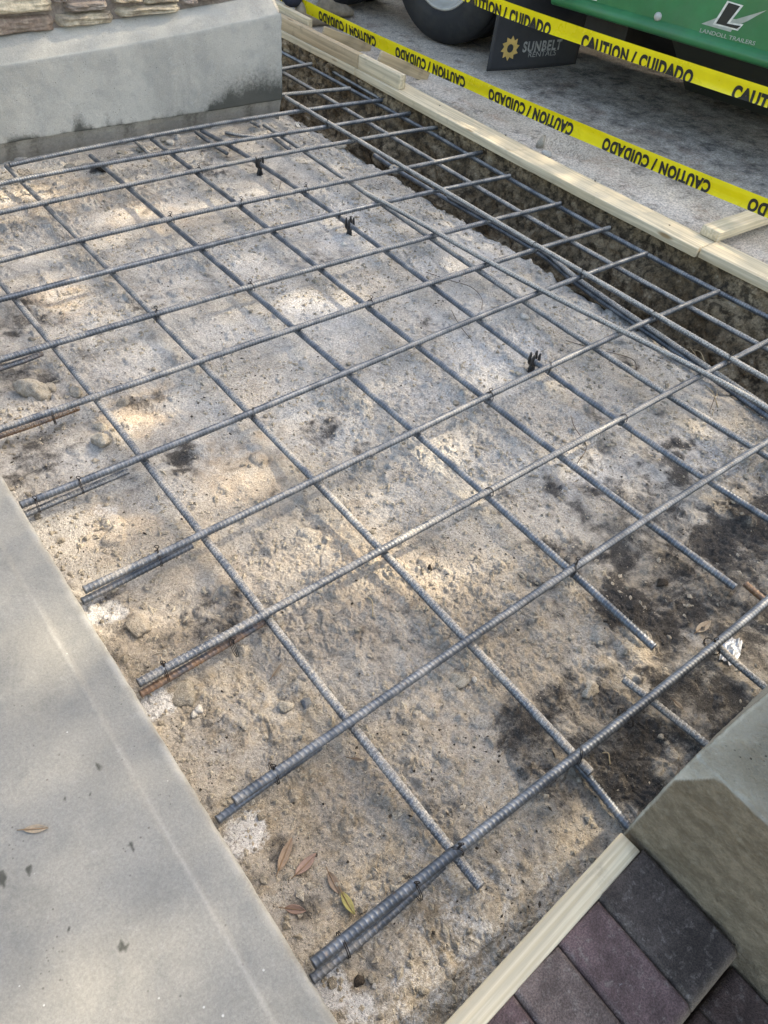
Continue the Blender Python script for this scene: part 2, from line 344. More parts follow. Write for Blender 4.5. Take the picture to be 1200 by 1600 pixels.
def spots(lst, x, y, wob):
    r = np.zeros_like(x)
    for cx, cy, rx, ry, a in lst:
        d = np.sqrt(((x-cx)/rx)**2+((y-cy)/ry)**2)+wob
        r = np.maximum(r, a*sstep(1.25, .35, d))
    return r
bumps = []  # (x, y, r, h)
for px, py, rpx, h in [(285,718,26,-.008),(225,632,20,-.006),(150,265,12,.010),(60,620,30,.006),(165,690,28,.012),(190,610,20,.006),(300,690,40,.006),(395,730,50,.008),
          (210,975,24,.012),(490,655,24,-.006),(1000,960,45,.008),(840,250,0,0),(720,600,30,.006),(700,370,40,.006),(240,850,50,.012),(430,780,40,-.006),(640,560,30,.007),
          (620,1180,60,-.008),(720,1140,50,-.007),(860,1270,40,.012),(620,1500,40,.008),(760,1440,50,.010),(500,1320,40,-.006),(1120,840,50,-.008),(60,660,40,-.008),(345,640,40,.005)]:
    if rpx:
        c = at(px, py, -.06); r = np.linalg.norm(at(px+rpx, py, -.06)-c); bumps.append((c[0], c[1], r, h))
def clods(x, y, cell, occ, seed):
    x = x+cell*.35*perlin(x/cell*.9, y/cell*.9, seed); y = y+cell*.35*perlin(x/cell*.9+7, y/cell*.9, seed+3)
    gx, gy = np.floor(x/cell).astype(np.int64), np.floor(y/cell).astype(np.int64); h = np.zeros_like(x)
    for i in (-1, 0, 1):
        for j in (-1, 0, 1):
            a, b = gx+i, gy+j; k = _perm[(_perm[(a+seed*13) & 511]+b) & 511]; r1 = (k % 61)/61.; r2 = ((k*7) % 53)/53.; r3 = ((k*31) % 47)/47.; r4 = ((k*17) % 43)/43.
            cx, cy = (a+.2+.6*r1)*cell, (b+.2+.6*r2)*cell; r = cell*(.18+.42*r3*r3)
            d2 = ((x-cx)**2+(y-cy)**2)/(r*r); h = np.maximum(h, np.where(r4 < occ, r*.8*np.sqrt(np.clip(1-d2, 0, 1)), 0))
    return h
def sand_h(x, y):
    wx = x+.05*fbm(x*3, y*3, 5., 2); wy = y+.05*fbm(x*3, y*3, 9., 2)
    h = -.069+.010*fbm(wx*1.7, wy*1.7, 0., 3)
    h = h+.016*np.exp(-np.clip(x-.15, 0, 9)/.16)+.012*sstep(.5, .0, y)
    rough = sstep(-.35, .45, fbm(x*1.8, y*1.8, 21., 3)+.55*sstep(1.9, .3, y)-.15)
    h = h+(.0055+.0060*rough)*fbm(wx*9, wy*9, 1., 3)
    n = fbm(wx*24, wy*24, 2., 3); h = h+(.3+.8*rough)*.0065*np.clip(n-.05, 0, 1)
    pm = sstep(-.3, .45, fbm(x*4, y*4, 44., 3)+.25*(rough-.5)); k = rough*(.35+.65*pm)
    h = h+clods(x, y, .05, .06+.22*k, 1)*.6+clods(x, y, .026, .06+.25*k, 2)*.8
    ux = x+.012*perlin(x*30, y*30, 71.); uy = y+.012*perlin(x*30, y*30, 72.)
    b1 = np.abs(perlin(ux*38, uy*38, 3.)); b2 = np.abs(perlin(ux*85, uy*85, 13.)); b3 = np.abs(perlin(x*170, y*170, 23.))
    h = h+(.0012+.0075*k)*b1*(.5+b2)+(.0014+.0046*k)*b2+(.0012+.0022*k)*b3
    h = h-.004*k*sstep(.10, .0, np.abs(perlin(ux*17, uy*17, 33.)))
    # dragged ridges left by the screed and shoes
    h = h+.0036*rough*np.clip(perlin(x*45+y*8, y*9-x*3, 8.), -.2, 1)
    for cx, cy, r, a in bumps:
        a = a*1.5; d2 = ((x-cx)**2+(y-cy)**2)/(r*r); h = h+a*np.exp(-1.4*d2*(1+.5*perlin(x*22, y*22, 2.)))
    h = h+.004*fbm(x*40, y*40, 6., 2)*spots(dark_spots, x, y, 0)
    lip = sstep(2.14, 2.36, x+.10*fbm(y*4, x*4, 7., 4)); h = h-.035*lip+.012*lip*fbm(x*18, y*18, 77., 3)
    top = -.036; h = np.where(h > top-.008, top-.008+.008*np.tanh((h-top+.008)/.008), h)
    return h
xs = np.concatenate([np.arange(.145, 1.25, .0023), np.arange(1.25, 2.36, .0038)]); ys = np.concatenate([np.arange(-.9, -.06, .012), np.arange(-.06, 1.1, .0023), np.arange(1.1, 1.9, .0034), np.arange(1.9, 3.62, .0048)])
X, Y = np.meshgrid(xs, ys, indexing='ij')
Z = sand_h(X, Y); wob = .75*fbm(X*11, Y*11, 12., 5)
attrs = dict(dark=spots(dark_spots, X, Y, wob)+.16*sstep(.1, .6, fbm(X*2.1, Y*2.1, 31., 4)), tan=np.clip(spots(tan_spots, X, Y, wob)+.3*sstep(.1, .7, fbm(X*2.4, Y*2.4, 41., 3)), 0, 1),
             brown=np.clip(sstep(1.55, .45, Y+.25*(X-.6)+.55*fbm(X*2.2, Y*2.2, 81., 4))*.85+.5*sstep(.55, .2, X)*sstep(-.3, .4, fbm(X*4, Y*4, 83., 3)), 0, 1),
             pale=spots(pale_spots, X, Y, wob*.7)+.28*sstep(.3, 2.2, X+.4*Y-1.1+.5*fbm(X*2, Y*2, 51., 3))*sstep(.1, .6, Y))
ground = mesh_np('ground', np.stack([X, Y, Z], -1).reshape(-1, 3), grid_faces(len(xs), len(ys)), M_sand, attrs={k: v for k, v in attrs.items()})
tag(ground, kind='structure')
def ixy(x, y): return np.clip(np.searchsorted(xs, x), 0, len(xs)-1), np.clip(np.searchsorted(ys, y), 0, len(ys)-1)
def ground_z(x, y):
    i, j = ixy(x, y); return float(Z[int(i), int(j)])
def on_sand(px, py, lift=0.):
    z = -.06
    for _ in range(6):
        P = at(px, py, z); z = ground_z(P[0], P[1])
    P = at(px, py, z); P[2] = z+lift; return P

# trench: parametric profile swept along y
prof = np.array([(2.355, -.095), (2.385, -.14), (2.40, -.24), (2.42, -.36), (2.47, -.42), (2.57, -.43), (2.64, -.37), (2.70, -.26), (2.765, -.13), (2.805, -.04), (2.812, .020), (2.84, .037), (2.96, .040)])
prof = catmull(prof, 16); ty = np.arange(-.8, 6.2, .007)
U, TY = np.meshgrid(np.arange(len(prof)), ty, indexing='ij')
PX, PZ = prof[U][..., 0], prof[U][..., 1]
amt = sstep(0, 20, U)*sstep(len(prof)-1, len(prof)-34, U)
dn = .040*fbm(PX*5+1, TY*5, PZ*5, 3)+.016*fbm(PX*17, TY*17, PZ*17, 3)+.020*np.abs(fbm(PX*22, TY*22, PZ*22, 3))+.006*fbm(PX*70, TY*70, PZ*70, 2)
tv = np.stack([np.where(PZ > -.09, np.maximum(PX-amt*dn, 2.786), PX-amt*dn), TY, PZ+amt*dn*.6], -1)
trench = mesh_np('trench', tv.reshape(-1, 3), grid_faces(len(prof), len(ty)), M_soil); tag(trench, kind='structure')

# sandy asphalt lot reaching the horizon
ax = np.concatenate([np.arange(2.955, 4.6, .02), np.array([5, 6, 8, 12, 20, 60, 200, 600])]); ay = np.concatenate([np.array([-600, -200, -60, -20, -8, -3]), np.arange(-1, 6.2, .02), np.array([7, 9, 12, 20, 60, 200, 600])])
AX, AY = np.meshgrid(ax, ay, indexing='ij')
near = sstep(6, 4.5, AX)*sstep(-1.2, -.8, AY)*sstep(6.5, 6, AY)
AZ = .040+near*(.006*fbm(AX*3, AY*3, 3., 3)+.0018*fbm(AX*25, AY*25, 5., 2))
hole = at(872, 238, .03)   # broken-out hole against the form board
dhx = (AX-hole[0]-.05)/.10; dhy = (AY-hole[1])/.15
AZ = AZ-.05*sstep(1.0, .55, np.sqrt(dhx**2+dhy**2)+.2*fbm(AX*14, AY*14, 6., 2))
trailer_shade = np.clip(sstep(3.15, 3.75, AX+.25*fbm(AX*3, AY*3, 8., 3)-.06*(AY-2)), 0, 1)*sstep(3.6, 3.0, AY+.3*fbm(AX*2, AY*2, 2., 2))  # darkening where the trailer's shadow falls, put into the colour
lot = mesh_np('pavement', np.stack([AX, AY, AZ], -1).reshape(-1, 3), grid_faces(len(ax), len(ay)), M_asph, attrs=dict(trailer_shade=trailer_shade*.62)); tag(lot, kind='structure')
# earth far to the other sides, well below what the frame shows
mb = MB(); mb.add([(-600, -600, -.47), (2.41, -600, -.47), (2.41, 600, -.47), (-600, 600, -.47)], [(0, 1, 2, 3)])
tag(mb.build('terrain', M_soil), kind='structure')

# ------------------------------------------------------------------ concrete slab (left)
sy = np.arange(-1.2, 3.46, .006)
sprof = [(-2.5, .08), (-.6, .08), (-.2, .08)]+[(x, .08) for x in np.arange(-.19, .146, .006)]+[(.150, .0795), (.1545, .0775), (.157, .073), (.158, .066), (.158, .03), (.158, -.03), (.158, -.12)]
sp_ = np.array(sprof); SU, SY = np.meshgrid(np.arange(len(sp_)), sy, indexing='ij')
SX, SZ = sp_[SU][..., 0], sp_[SU][..., 1]
gl = .086+.004*fbm(SY*2, 0*SY, 3., 3)
SZ = SZ+np.where(SX < .15, .0006*fbm(SX*18, SY*18, 2., 3)-.0018*sstep(-.003, .003, SX-gl)*sstep(.16, .12, SX)+.0012*np.exp(-((SX-gl)/.004)**2)*sstep(-.2, .3, fbm(SY*4, 0*SY, 9., 2)), 0)
edge = sstep(.12, .15, SX); chip = np.clip(fbm(SY*16, SZ*10, 6., 4), 0, 1)
SX2 = SX+edge*(.0014*fbm(SY*3, 0*SY, 1., 3)+.0015*fbm(SY*30, SZ*30, 1., 2)-.004*chip*sstep(.05, .078, SZ)); SZ = SZ-edge*.004*chip*sstep(.06, .075, SZ)
wash = .5*np.exp(-((SX-.1525)/.0035)**2)*sstep(-.3, .3, fbm(SY*9, 0*SY, 4., 3)) + .3*np.exp(-((SX-gl)/.0014)**2)*sstep(-.7, .2, fbm(SY*5, 0*SY, 14., 3))
wash[SX > .156] = .25
grime = np.zeros_like(SX)
for px, py, r in [(192,1478,.007),(2,1372,.010),(205,1322,.006),(46,1360,.005),(100,1250,.004),(108,1450,.003),(155,1197,.006),(140,1240,.0025)]:
    c = at(px, py, .08); dd = np.sqrt(((SX-c[0])/r)**2+((SY-c[1])/(r*1.5))**2); grime = np.maximum(grime, .95*sstep(1.3, .6, dd+.5*fbm(SX*130, SY*130, 3., 2)))
slab = mesh_np('concrete_slab', np.stack([SX2, SY, SZ], -1).reshape(-1, 3), grid_faces(len(sp_), len(sy)), M_conc, attrs=dict(grime=grime, wash=wash, brown=0*SX))
tag(slab, kind='structure')

# ------------------------------------------------------------------ footing wall with stone veneer (back left)
wall = empty('footing_wall', (1.3, 3.5, -.1)); tag(wall, 'smooth grey concrete footing wall with mould stains along its foot and stones on top', 'wall')
WL = Vector(wall.location)
def wall_top(x): return np.interp(x, [-.6, .92, 1.4, 1.8, 2.24, 2.3], [.29, .31, .333, .362, .400, .402])
def cap_top(x): return np.interp(x, [-.6, .946, 1.77, 2.18, 2.3], [.375, .39, .432, .462, .465])
def cz_back(x): return cap_top(x)
wx = np.arange(-.6, 2.256, .008); rows = []
for kind_, a in [('b', -.30), ('b', -.06), ('b', 0.)]+[('f', t) for t in np.linspace(0, 1, 46)]+[('c', t) for t in np.linspace(.06, 1, 14)]+[('t', .0), ('t', .35)]: rows.append((kind_, a))
WV = np.zeros((len(rows), len(wx), 3)); wg = np.zeros(WV.shape[:2]); ww = np.zeros_like(wg)
sr = sstep(2.256, 2.10, wx)
for i, (k, a) in enumerate(rows):
    zt = wall_top(wx); zc = cap_top(wx); z0 = .022+.004*fbm(wx*4, 0*wx, 5., 3)
    yf = 3.50+.003*fbm(wx*2, 0*wx+a, 2., 3)
    if k == 'b': wg[i] = .30+.35*sstep(-.1, .5, fbm(wx*6, 0*wx+a, 3., 3))
    if k == 'b': yy = yf+(.030 if a < 0 else .010)+.012*fbm(wx*7, 0*wx+a*9, 2., 3)*(a < 0); zz = np.full_like(wx, a if a < 0 else 0.)+(z0-.004 if a == 0 else 0)
    elif k == 'f':
        zz = z0+(zt-z0)*a; yy = yf+.0012*fbm(wx*22, zz*22, 2., 3)+.010*a*0
        low = np.exp(-a/.17)
        streak = sstep(-.1, .5, fbm(wx*7, zz*1.3, 21., 3))
        wg[i] = (.78*np.exp(-a/.11)*sstep(-.25, .45, fbm(wx*6, zz*1.0, 21., 4))*sstep(.5, .9, wx)+.6*low*sstep(1.5, 2.15, wx)+.75*np.exp(-((wx-2.1)/.22)**2)*sstep(.75, .1, a)*.8
                 +.5*np.exp(-((wx-1.19)/.035)**2)*sstep(.5, .1, a)+.4*np.exp(-((wx-1.32)/.02)**2)*sstep(.6, .2, a)+.35*np.exp(-((wx-1.95)/.03)**2)*sstep(.4, .05, a)+.42*np.exp(-a/.05)*sstep(-.4, .2, fbm(wx*11, 0*wx, 25., 3)))
        ww[i] = .45*np.exp(-((zz-zt)/.012)**2)
    elif k == 'c':
        zz = zt+(zc-zt)*a; yy = yf+.062*a*(1+.06*fbm(wx*3, 0*wx, 3., 2))-.006*math.sin(a*3.1); ww[i] = .35*sstep(-.2, .4, fbm(wx*5, zz*9, 33., 3))*np.exp(-((wx-1.8)/.5)**2)
    else: yy = yf+.062+a; zz = zc+a*.02
    WV[i] = np.stack([wx, yy, zz], -1)
# right end: corner with a slightly rough arris, returning along +y
for i in range(len(rows)): WV[i, -1, 0] += .004*perlin(WV[i, -1, 2]*30, 3.3) - .030*sstep(.35, .46, WV[i, -1, 2])*(rows[i][0] != 'f')
base_v = WV.reshape(-1, 3); base_f = grid_faces(len(rows), len(wx), True)
ne = len(wx); end_i = [i*ne+ne-1 for i in range(len(rows))]
retv = []; nk = 12; nb = len(base_v)
for k in range(1, nk+1):
    for i in range(len(rows)):
        p = base_v[end_i[i]].copy(); p[1] += max(0, .8*(k/nk)-(p[1]-3.5)*.9*(k/nk)); p[0] += .004*(1 if k > 0 else 0)+.003*perlin(k*1.7, i*.4); retv.append(p)
retv = np.array(retv); R = len(rows)
idx = np.vstack([np.array(end_i)[None, :], nb+np.arange(nk*R).reshape(nk, R)])
rf = np.stack([idx[:-1, :-1], idx[1:, :-1], idx[1:, 1:], idx[:-1, 1:]], -1).reshape(-1, 4)[:, ::-1]
gatt = np.concatenate([wg.ravel(), np.full(len(retv), .25)]); watt = np.concatenate([ww.ravel(), np.zeros(len(retv))]); wbn = np.zeros_like(wg); wbn[:2] = .62; wbn = np.concatenate([wbn.ravel(), np.zeros(len(retv))])
wb = mesh_np('concrete_base', np.vstack([base_v, retv])-np.array(WL), np.vstack([base_f, rf]), M_concw, wall, attrs=dict(grime=gatt, wash=watt, brown=wbn))
# stones: lumpy boxes in irregular courses, mortar behind
sv, sf, sa, sm = [], [], [], []
def add_patch(V, F, stone, mortar):
    b = sum(len(v) for v in sv); sv.append(V); sf.append(F+b); sa.append(np.full(len(V), stone)); sm.append(np.full(len(V), mortar))
mx = np.arange(-.6, 2.2, .03); mz = np.arange(.36, 1.3, .03); MX, MZ = np.meshgrid(mx, mz, indexing='ij')
MZ = np.maximum(MZ, cap_top(MX)-.015)
add_patch(np.stack([MX, 3.565+.006*fbm(MX*9, MZ*9, 1., 3), MZ], -1).reshape(-1, 3), grid_faces(len(mx), len(mz), True), .5, 1.)
def stone(x0, x1, z0, z1, depth, tone):
    n = 22; u = np.linspace(-1, 1, n); A_, B_ = np.meshgrid(u, u, indexing='ij')
    cx, cz, w, h = (x0+x1)/2, (z0+z1)/2, (x1-x0)/2, (z1-z0)/2; sd = random.uniform(0, 50)
    ex = 1+.10*perlin(B_*1.3+sd, A_*.4, 1.); ez = 1+.16*perlin(A_*1.6+sd, B_*.4, 2.)
    d = np.maximum(np.abs(A_)**9, np.abs(B_)**7)
    rise = depth*(1-d)*(1+.35*fbm(A_*1.4+sd, B_*1.4, 3., 4))
    add_patch(np.stack([cx+w*A_*ex*(1-.05*B_*B_), 3.572-rise, cz+h*B_*ez*(1-.08*A_*A_)], -1).reshape(-1, 3), grid_faces(n, n, True), tone, 0.)
def pxst(x0p, y0p, x1p, y1p, depth, tone):
    a = aty(x0p, y1p, 3.545); b = aty(x1p, (y0p), 3.545); c = aty((x0p+x1p)/2, y1p, 3.545); d = aty((x0p+x1p)/2, y0p, 3.545)
    stone(a[0], b[0], (c[2]), (d[2]), depth, tone)
pxst(-40, 26, 88, 55, .035, .15); pxst(90, 20, 180, 41, .04, .38); pxst(182, 8, 284, 24, .045, .42); pxst(-60, -6, 82, 23, .05, .40); pxst(84, -8, 104, 4, .04, .6)
pxst(102, 1, 168, 17, .05, .62); pxst(174, -10, 224, 5, .045, .8); pxst(285, -6, 310, 9, .035, .6); pxst(312, -12, 345, 2, .035, .62); pxst(226, -14, 282, 6, .04, .9)
zz = .60
while zz < 1.25:
    hh = random.uniform(.07, .13); xx = -.6
    while xx < 2.1:
        w = random.uniform(.14, .38); stone(xx+.008, min(xx+w, 2.14)-.008, zz+.008, zz+hh-.008, random.uniform(.03, .05), random.random()); xx += w
    zz += hh
for xx, w in ((-.6, .35), (-.24, .42), (.2, .34), (.56, .3)): stone(xx, xx+w, .41, .49, .04, random.random()); stone(xx+.1, xx+w+.08, .50, .59, .045, random.random())
mesh_np('stone_veneer', np.vstack(sv)-np.array(WL), np.vstack(sf), mat_veneer(), wall, attrs=dict(stone=np.concatenate(sa), mortar=np.concatenate(sm)))

# ------------------------------------------------------------------ concrete pillar (right, near)
pil = empty('concrete_pillar', (1.05, -.3, -.1)); tag(pil, 'rough concrete pillar base at the right edge, brown stained below and pale grey above', 'pillar')
PLc = np.array(pil.location)
# profile of the outer corner (x of the camera side face, y of the sand side face) by height
ph = np.concatenate([np.linspace(-.14, .26, 60), np.linspace(.263, .372, 60), np.linspace(.378, .66, 40)])
fx = np.interp(ph, [-.14, .03, .28, .36, .66], [.726, .727, .730, .731, .752]); fy = np.interp(ph, [-.14, .03, .28, .36, .66], [.043, .0425, .041, .038, .018])
fx = fx+np.where(ph > .362, .003, 0)
pv = []; bro = []; wsh = []; gri = []
off1 = np.concatenate([[0, .002, .004, .006, .009], np.linspace(.012, .10, 34), np.linspace(.106, .72, 80)])
for z, x0, y0 in zip(ph, fx, fy):
    # side face toward the pavers (x = x0, y from y0-.72 to y0), rounded corner, then the far face (y = y0) to x0+.75
    rowp = [(x0+.0010*0, y0-.72+.0, z)]
    ysA = y0-off1[::-1]; xsA = np.full_like(ysA, x0)+np.where(y0-ysA < .008, (.008-(y0-ysA))*.45, 0)
    xsB = x0+off1[1:]; ysB = np.full_like(xsB, y0)
    xs_ = np.concatenate([xsA, xsB]); ys_ = np.concatenate([ysA, ysB])
    r1 = .0030*fbm(xs_*14, ys_*14, z*14, 3)+.0016*fbm(xs_*60, ys_*60, z*60, 2)
    xs_ = xs_+r1; ys_ = ys_+r1*.6
    pv.append(np.stack([xs_, ys_, np.full_like(xs_, z)], -1))
    dcorner = y0-ys_; side = (np.arange(len(xs_)) < len(ysA)).astype(float)
    lim = np.interp(dcorner, [0, .038, .05, 1], [.272, .352, .358, .358])+.003*fbm(ys_*16, 0*ys_, 7., 3)
    b = side*sstep(.004, -.004, z-lim)*sstep(.0025, .006, dcorner+.002*fbm(ys_*0, z*50+0*ys_, 2., 2)); bro.append(np.clip(b*.93+(1-b)*side*.55*sstep(.05, .5, fbm(ys_*7+z*5, z*9+0*ys_, 14., 5))*sstep(.02, .07, dcorner)+.35*(1-side)*sstep(0, .5, fbm(xs_*8, z*8+0*xs_, 9., 4)), 0, 1))
    wsh.append((1-b)*side*(.55*np.exp(-((z-lim)/.035)**2)+.55*sstep(.05, .0, dcorner)*sstep(.25, .3, z))+.6*side*sstep(.006, .002, dcorner)+(1-b)*side*.45*sstep(.0, .5, fbm(ys_*9, 0*ys_+z*9, 4., 5))); gri.append(.25*(1-side)*sstep(.15, -.05, z))
pv = np.array(pv); nC = pv.shape[1]
mesh_np('concrete_base', pv.reshape(-1, 3)-PLc, grid_faces(len(ph), nC), M_concp, pil, attrs=dict(brown=np.array(bro), wash=np.array(wsh), grime=np.array(gri)))
tv_ = pv[-1]; mb = MB(); ctr = [(1.12, -.32, .70)]
mb.add([tuple(p-PLc) for p in tv_]+[tuple(np.array(ctr[0])-PLc), tuple(np.array([1.5, -.72, .67])-PLc)], [(i, i+1, nC) for i in range(nC-1)]+[(nC-1, nC+1, nC), (nC+1, 0, nC)])
cp = mb.build('pillar_cap', mat_concrete('plain_concrete', False, .66), pil)

# ------------------------------------------------------------------ boards
def board(name, p0, p1, w, t, mat, label=None, cat='board', group=None, up=(0, 0, 1), bow=None, seg=30, bev=.0035, parent=None, rag=.0008):
    p0, p1 = np.asarray(p0, float), np.asarray(p1, float); c = (p0+p1)/2; L = np.linalg.norm(p1-p0)
    ex = (p1-p0)/L; ez = np.array(up, float); ez -= (ez@ex)*ex; ez /= np.linalg.norm(ez); ey = np.cross(ez, ex)
    sec = []
    for sx, sz in ((1, 1), (-1, 1), (-1, -1), (1, -1)):
        for k in range(4):
            a = k/3*math.pi/2; b0 = {(1, 1): 0, (-1, 1): math.pi/2, (-1, -1): math.pi, (1, -1): 1.5*math.pi}[(sx, sz)]
            sec.append((sx*(w/2-bev)+bev*math.cos(a+b0), sz*(t/2-bev)+bev*math.sin(a+b0)))
    sec = np.array(sec); n = len(sec); us = np.concatenate([[0], np.linspace(.0015/L, 1-.0015/L, seg), [1]]); V = []; sd = random.uniform(0, 99)
    for i, u in enumerate(us):
        k = 1-(.0018/min(w, t) if i in (0, len(us)-1) else 0); x = (u-.5)*L
        q = sec*k+rag*np.stack([perlin(x*6+sd, sec[:, 0]*9, sec[:, 1]*9), perlin(x*6+sd, sec[:, 0]*9+5, sec[:, 1]*9)], -1)
        dy = bow(u) if bow else 0
        V += [(x, y+dy, z) for y, z in q]
    F = [tuple(f) for f in np.concatenate([np.stack([i*n+np.arange(n), i*n+(np.arange(n)+1) % n, (i+1)*n+(np.arange(n)+1) % n, (i+1)*n+np.arange(n)], -1) for i in range(len(us)-1)])[:, ::-1]]
    F += [tuple(range(n)), tuple(range((len(us)-1)*n, len(us)*n))[::-1]]
    o = mesh_np(name, V, F, mat, parent)
    o.matrix_world = Matrix(((ex[0], ey[0], ez[0], c[0]), (ex[1], ey[1], ez[1], c[1]), (ex[2], ey[2], ez[2], c[2]), (0, 0, 0, 1)))
    if label: tag(o, label, cat, group)
    return o
# long form board on the ground along the trench: front top edge measured, gently bowed
zt = .080
A0 = at(640, 150, zt); A1 = at(1092, 390, zt); mid = at(850, 268, zt)
x_f0, x_f1 = A0[0], A1[0]
yA, yB = 3.20, at(1092, 388, zt)[1]
Lx = .130
def bowf(u): return 4*u*(1-u)*(.030)
board('form_board', (2.793+Lx/2, 6.0, zt-.019), (2.797+Lx/2, 3.62, zt-.019), Lx, .038, M_wood, 'pale form board lying flat under the stacked boards beside the stone wall', 'board', 'form boards along the trench')
bd = board('form_board', (2.797+Lx/2, 3.617, zt-.019), (2.764+Lx/2, yB, zt-.019), Lx, .038, M_wood, 'long pale form board lying flat between trench and yellow tape', 'board', 'form boards along the trench', bow=lambda u: -4*u*(1-u)*.020)
for px, py in [(790, 211), (687, 165), (930, 283), (1046, 352)]:
    P = at(px, py, zt); mb = MB(); mb.tube([(0, 0, -.004), (0, 0, .0015)], .0042, 10); o = mb.build('nail', M_wire, bd); o.matrix_parent_inverse = bd.matrix_world.inverted(); o.location = P
board('form_board', (2.776+Lx/2, yB-.004, zt-.017), (2.84+Lx/2, -.9, zt-.019), Lx, .038, M_wood, 'pale form board lying flat past the short offcut block, leaving the right edge', 'board', 'form boards along the trench')
E0 = atx(630, 128, 2.81)
board('stacked_board', (2.824, 3.235, zt+.0350), (2.826, 3.60, zt+.0350), .040, .068, M_wood, 'clean short board on edge with its end grain facing the camera', 'board', 'boards stacked on edge')
board('stacked_board', (2.822, 3.603, zt+.0350), (2.822, 6.0, zt+.0350), .042, .069, M_wood2, 'weathered knotty board on edge, running back behind the wall', 'board', 'boards stacked on edge')
s1, s1b = atx(507, 40, 2.87), at(578, 76, .052)
board('brace_stake', s1+np.array([-.01, 0, -.030]), s1b+np.array([0, 0, -.004]), .020, .058, M_wood2, 'short flat stake leaning from the stacked boards, the one nearer the worker boots', 'stake', 'leaning stakes behind the boards', up=(0, 0, 1))
s2, s2b = atx(596, 78, 2.87), at(668, 119, .052)
board('brace_stake', s2+np.array([-.01, 0, -.030]), s2b+np.array([0, 0, -.004]), .020, .058, M_wood2, 'short flat stake leaning behind the clean board end, nearest the tyre', 'stake', 'leaning stakes behind the boards', up=(0, 0, 1))
board('brace_board', (2.895, 4.20, .103), (2.895, 5.7, .128), .038, .130, M_wood, 'wide pale board on edge behind the top corner of the footing wall', 'board')
c0, c1 = at(1099, 350, .121), at(1126, 364, .121); cm = (c0+c1)/2; far = at(1200, 326, .121)
dr = (far-cm); dr[2] = 0; dr /= np.linalg.norm(dr); wdt = abs(np.cross(dr[:2], (c1-c0)[:2]))
board('offcut_block', (*(cm[:2]), .1005), (*(cm[:2]+dr[:2]*.50), .092), wdt, .038, M_wood, 'short pale timber offcut lying across the joint of the form boards', 'board')
pk0, pk1 = at(979, 1322, zt), at(730, 1602, zt); dpk = (pk1-pk0); 
board('form_plank', (.713, .0235, .025), (-.10+.26, .000+.0005, .025), .041, .108, M_wood, 'clean pale plank on edge between the sand and the brick pavers', 'plank')

# ------------------------------------------------------------------ pavers
M_pav = []
for nm, a in (('paver_dark', (.066, .052, .046)), ('paver_purple', (.12, .078, .076)), ('paver_brown', (.135, .10, .088)), ('paver_deep', (.075, .05, .043))):
    t = NT(nm); g = t.geo(); n = t.noise(g, 16, 6, .7); n2 = t.noise(g, 70, 5, .7); n3 = t.noise(g, 380, 2, .7); a = np.array(a)
    c = t.mix(t.ramp(n, .35, .65), tuple(a*.7), tuple(a*1.35)); c = t.mix(t.math('MULTIPLY', t.ramp(n2, .52, .72), .5), c, (.27, .235, .21))
    c = t.mix(t.math('MULTIPLY', t.ramp(t.noise(t.geo((1, 3, 1)), 24, 5, .75), .66, .76), .75), c, (.40, .40, .40))
    c = t.mix(t.attr('worn_lit'), c, (.27, .215, .165)); c = t.mix(1., c, t.mix(t.ramp(n3, .3, .7), (.66, .66, .66), (1.36, 1.36, 1.36)), 'MULTIPLY'); t.bump(t.math('ADD', n2, n3), .8, .003); M_pav.append(t.out(c, .8, 0, .3))
def paver(x0, x1, y0, y1, zt, mat, label, dz=0):
    n = 16; w, l, h = x1-x0, y1-y0, .058; u = np.linspace(-1, 1, 22); A_, B_ = np.meshgrid(u, u, indexing='ij'); sd = random.uniform(0, 60)
    ex = np.sign(A_)*np.abs(A_)**.6; ey = np.sign(B_)*np.abs(B_)**.6
    e = np.maximum(sstep(.86, 1., np.abs(ex)), sstep(.93, 1., np.abs(ey)))
    bull = sstep(-.84, -1., ey)
    top = np.stack([ex*w/2*(1+.006*perlin(ey*3+sd, 0.)), ey*l/2, -.006*e**1.5-.016*bull**1.6+.0009*fbm(A_*2+sd, B_*3, 2., 4)-.004*np.clip(fbm(A_*2+sd, B_*2, 8., 3)-.35, 0, 1)*e], -1)
    V = list(top.reshape(-1, 3)); F = [tuple(f) for f in grid_faces(22, 22)]
    rim = [i*22 for i in range(22)]+[21*22+j for j in range(1, 22)]+[i*22+21 for i in range(20, -1, -1)]+[j for j in range(20, 0, -1)]
    b = len(V); V += [(V[i][0]*1.0, V[i][1]*1.0, -h) for i in rim]; m = len(rim)
    F += [(rim[k], b+k, b+(k+1) % m, rim[(k+1) % m]) for k in range(m)]
    worn_lit = np.concatenate([(.8*bull+.35*sstep(.3, 1., e)*sstep(-.2, .4, fbm(A_*3+sd, B_*4, 5., 3))).ravel(), np.full(m, .6)])  # worn edges; skylight on the rounded end is put in as colour
    o = mesh_np('brick_paver', V, F, mat, attrs=dict(worn_lit=worn_lit)); o.location = ((x0+x1)/2, (y0+y1)/2, zt+dz); o.rotation_euler = (random.uniform(-.006, .006), random.uniform(-.006, .006), random.uniform(-.006, .006))
    return tag(o, label, 'paver', 'brick pavers below the plank')
bx_ = [.7235, .596, .4925, .389, .285, .181]; labs = ['near-black brick paver tucked between the plank end and the pillar face', 'purplish brick paver with a pale scratch, beside the near-black one', 'brown-grey brick paver, third along the plank from the pillar', 'violet-grey brick paver at the bottom edge of the photo, fourth along the plank']
mm = [M_pav[0], M_pav[1], M_pav[2], M_pav[1]]
for i in range(4): paver(bx_[i+1]+.0015, bx_[i]-.0015, -.195, (bx_[i]-.65)*.0335-.0005, .080, mm[i], labs[i], random.uniform(-.001, .001))
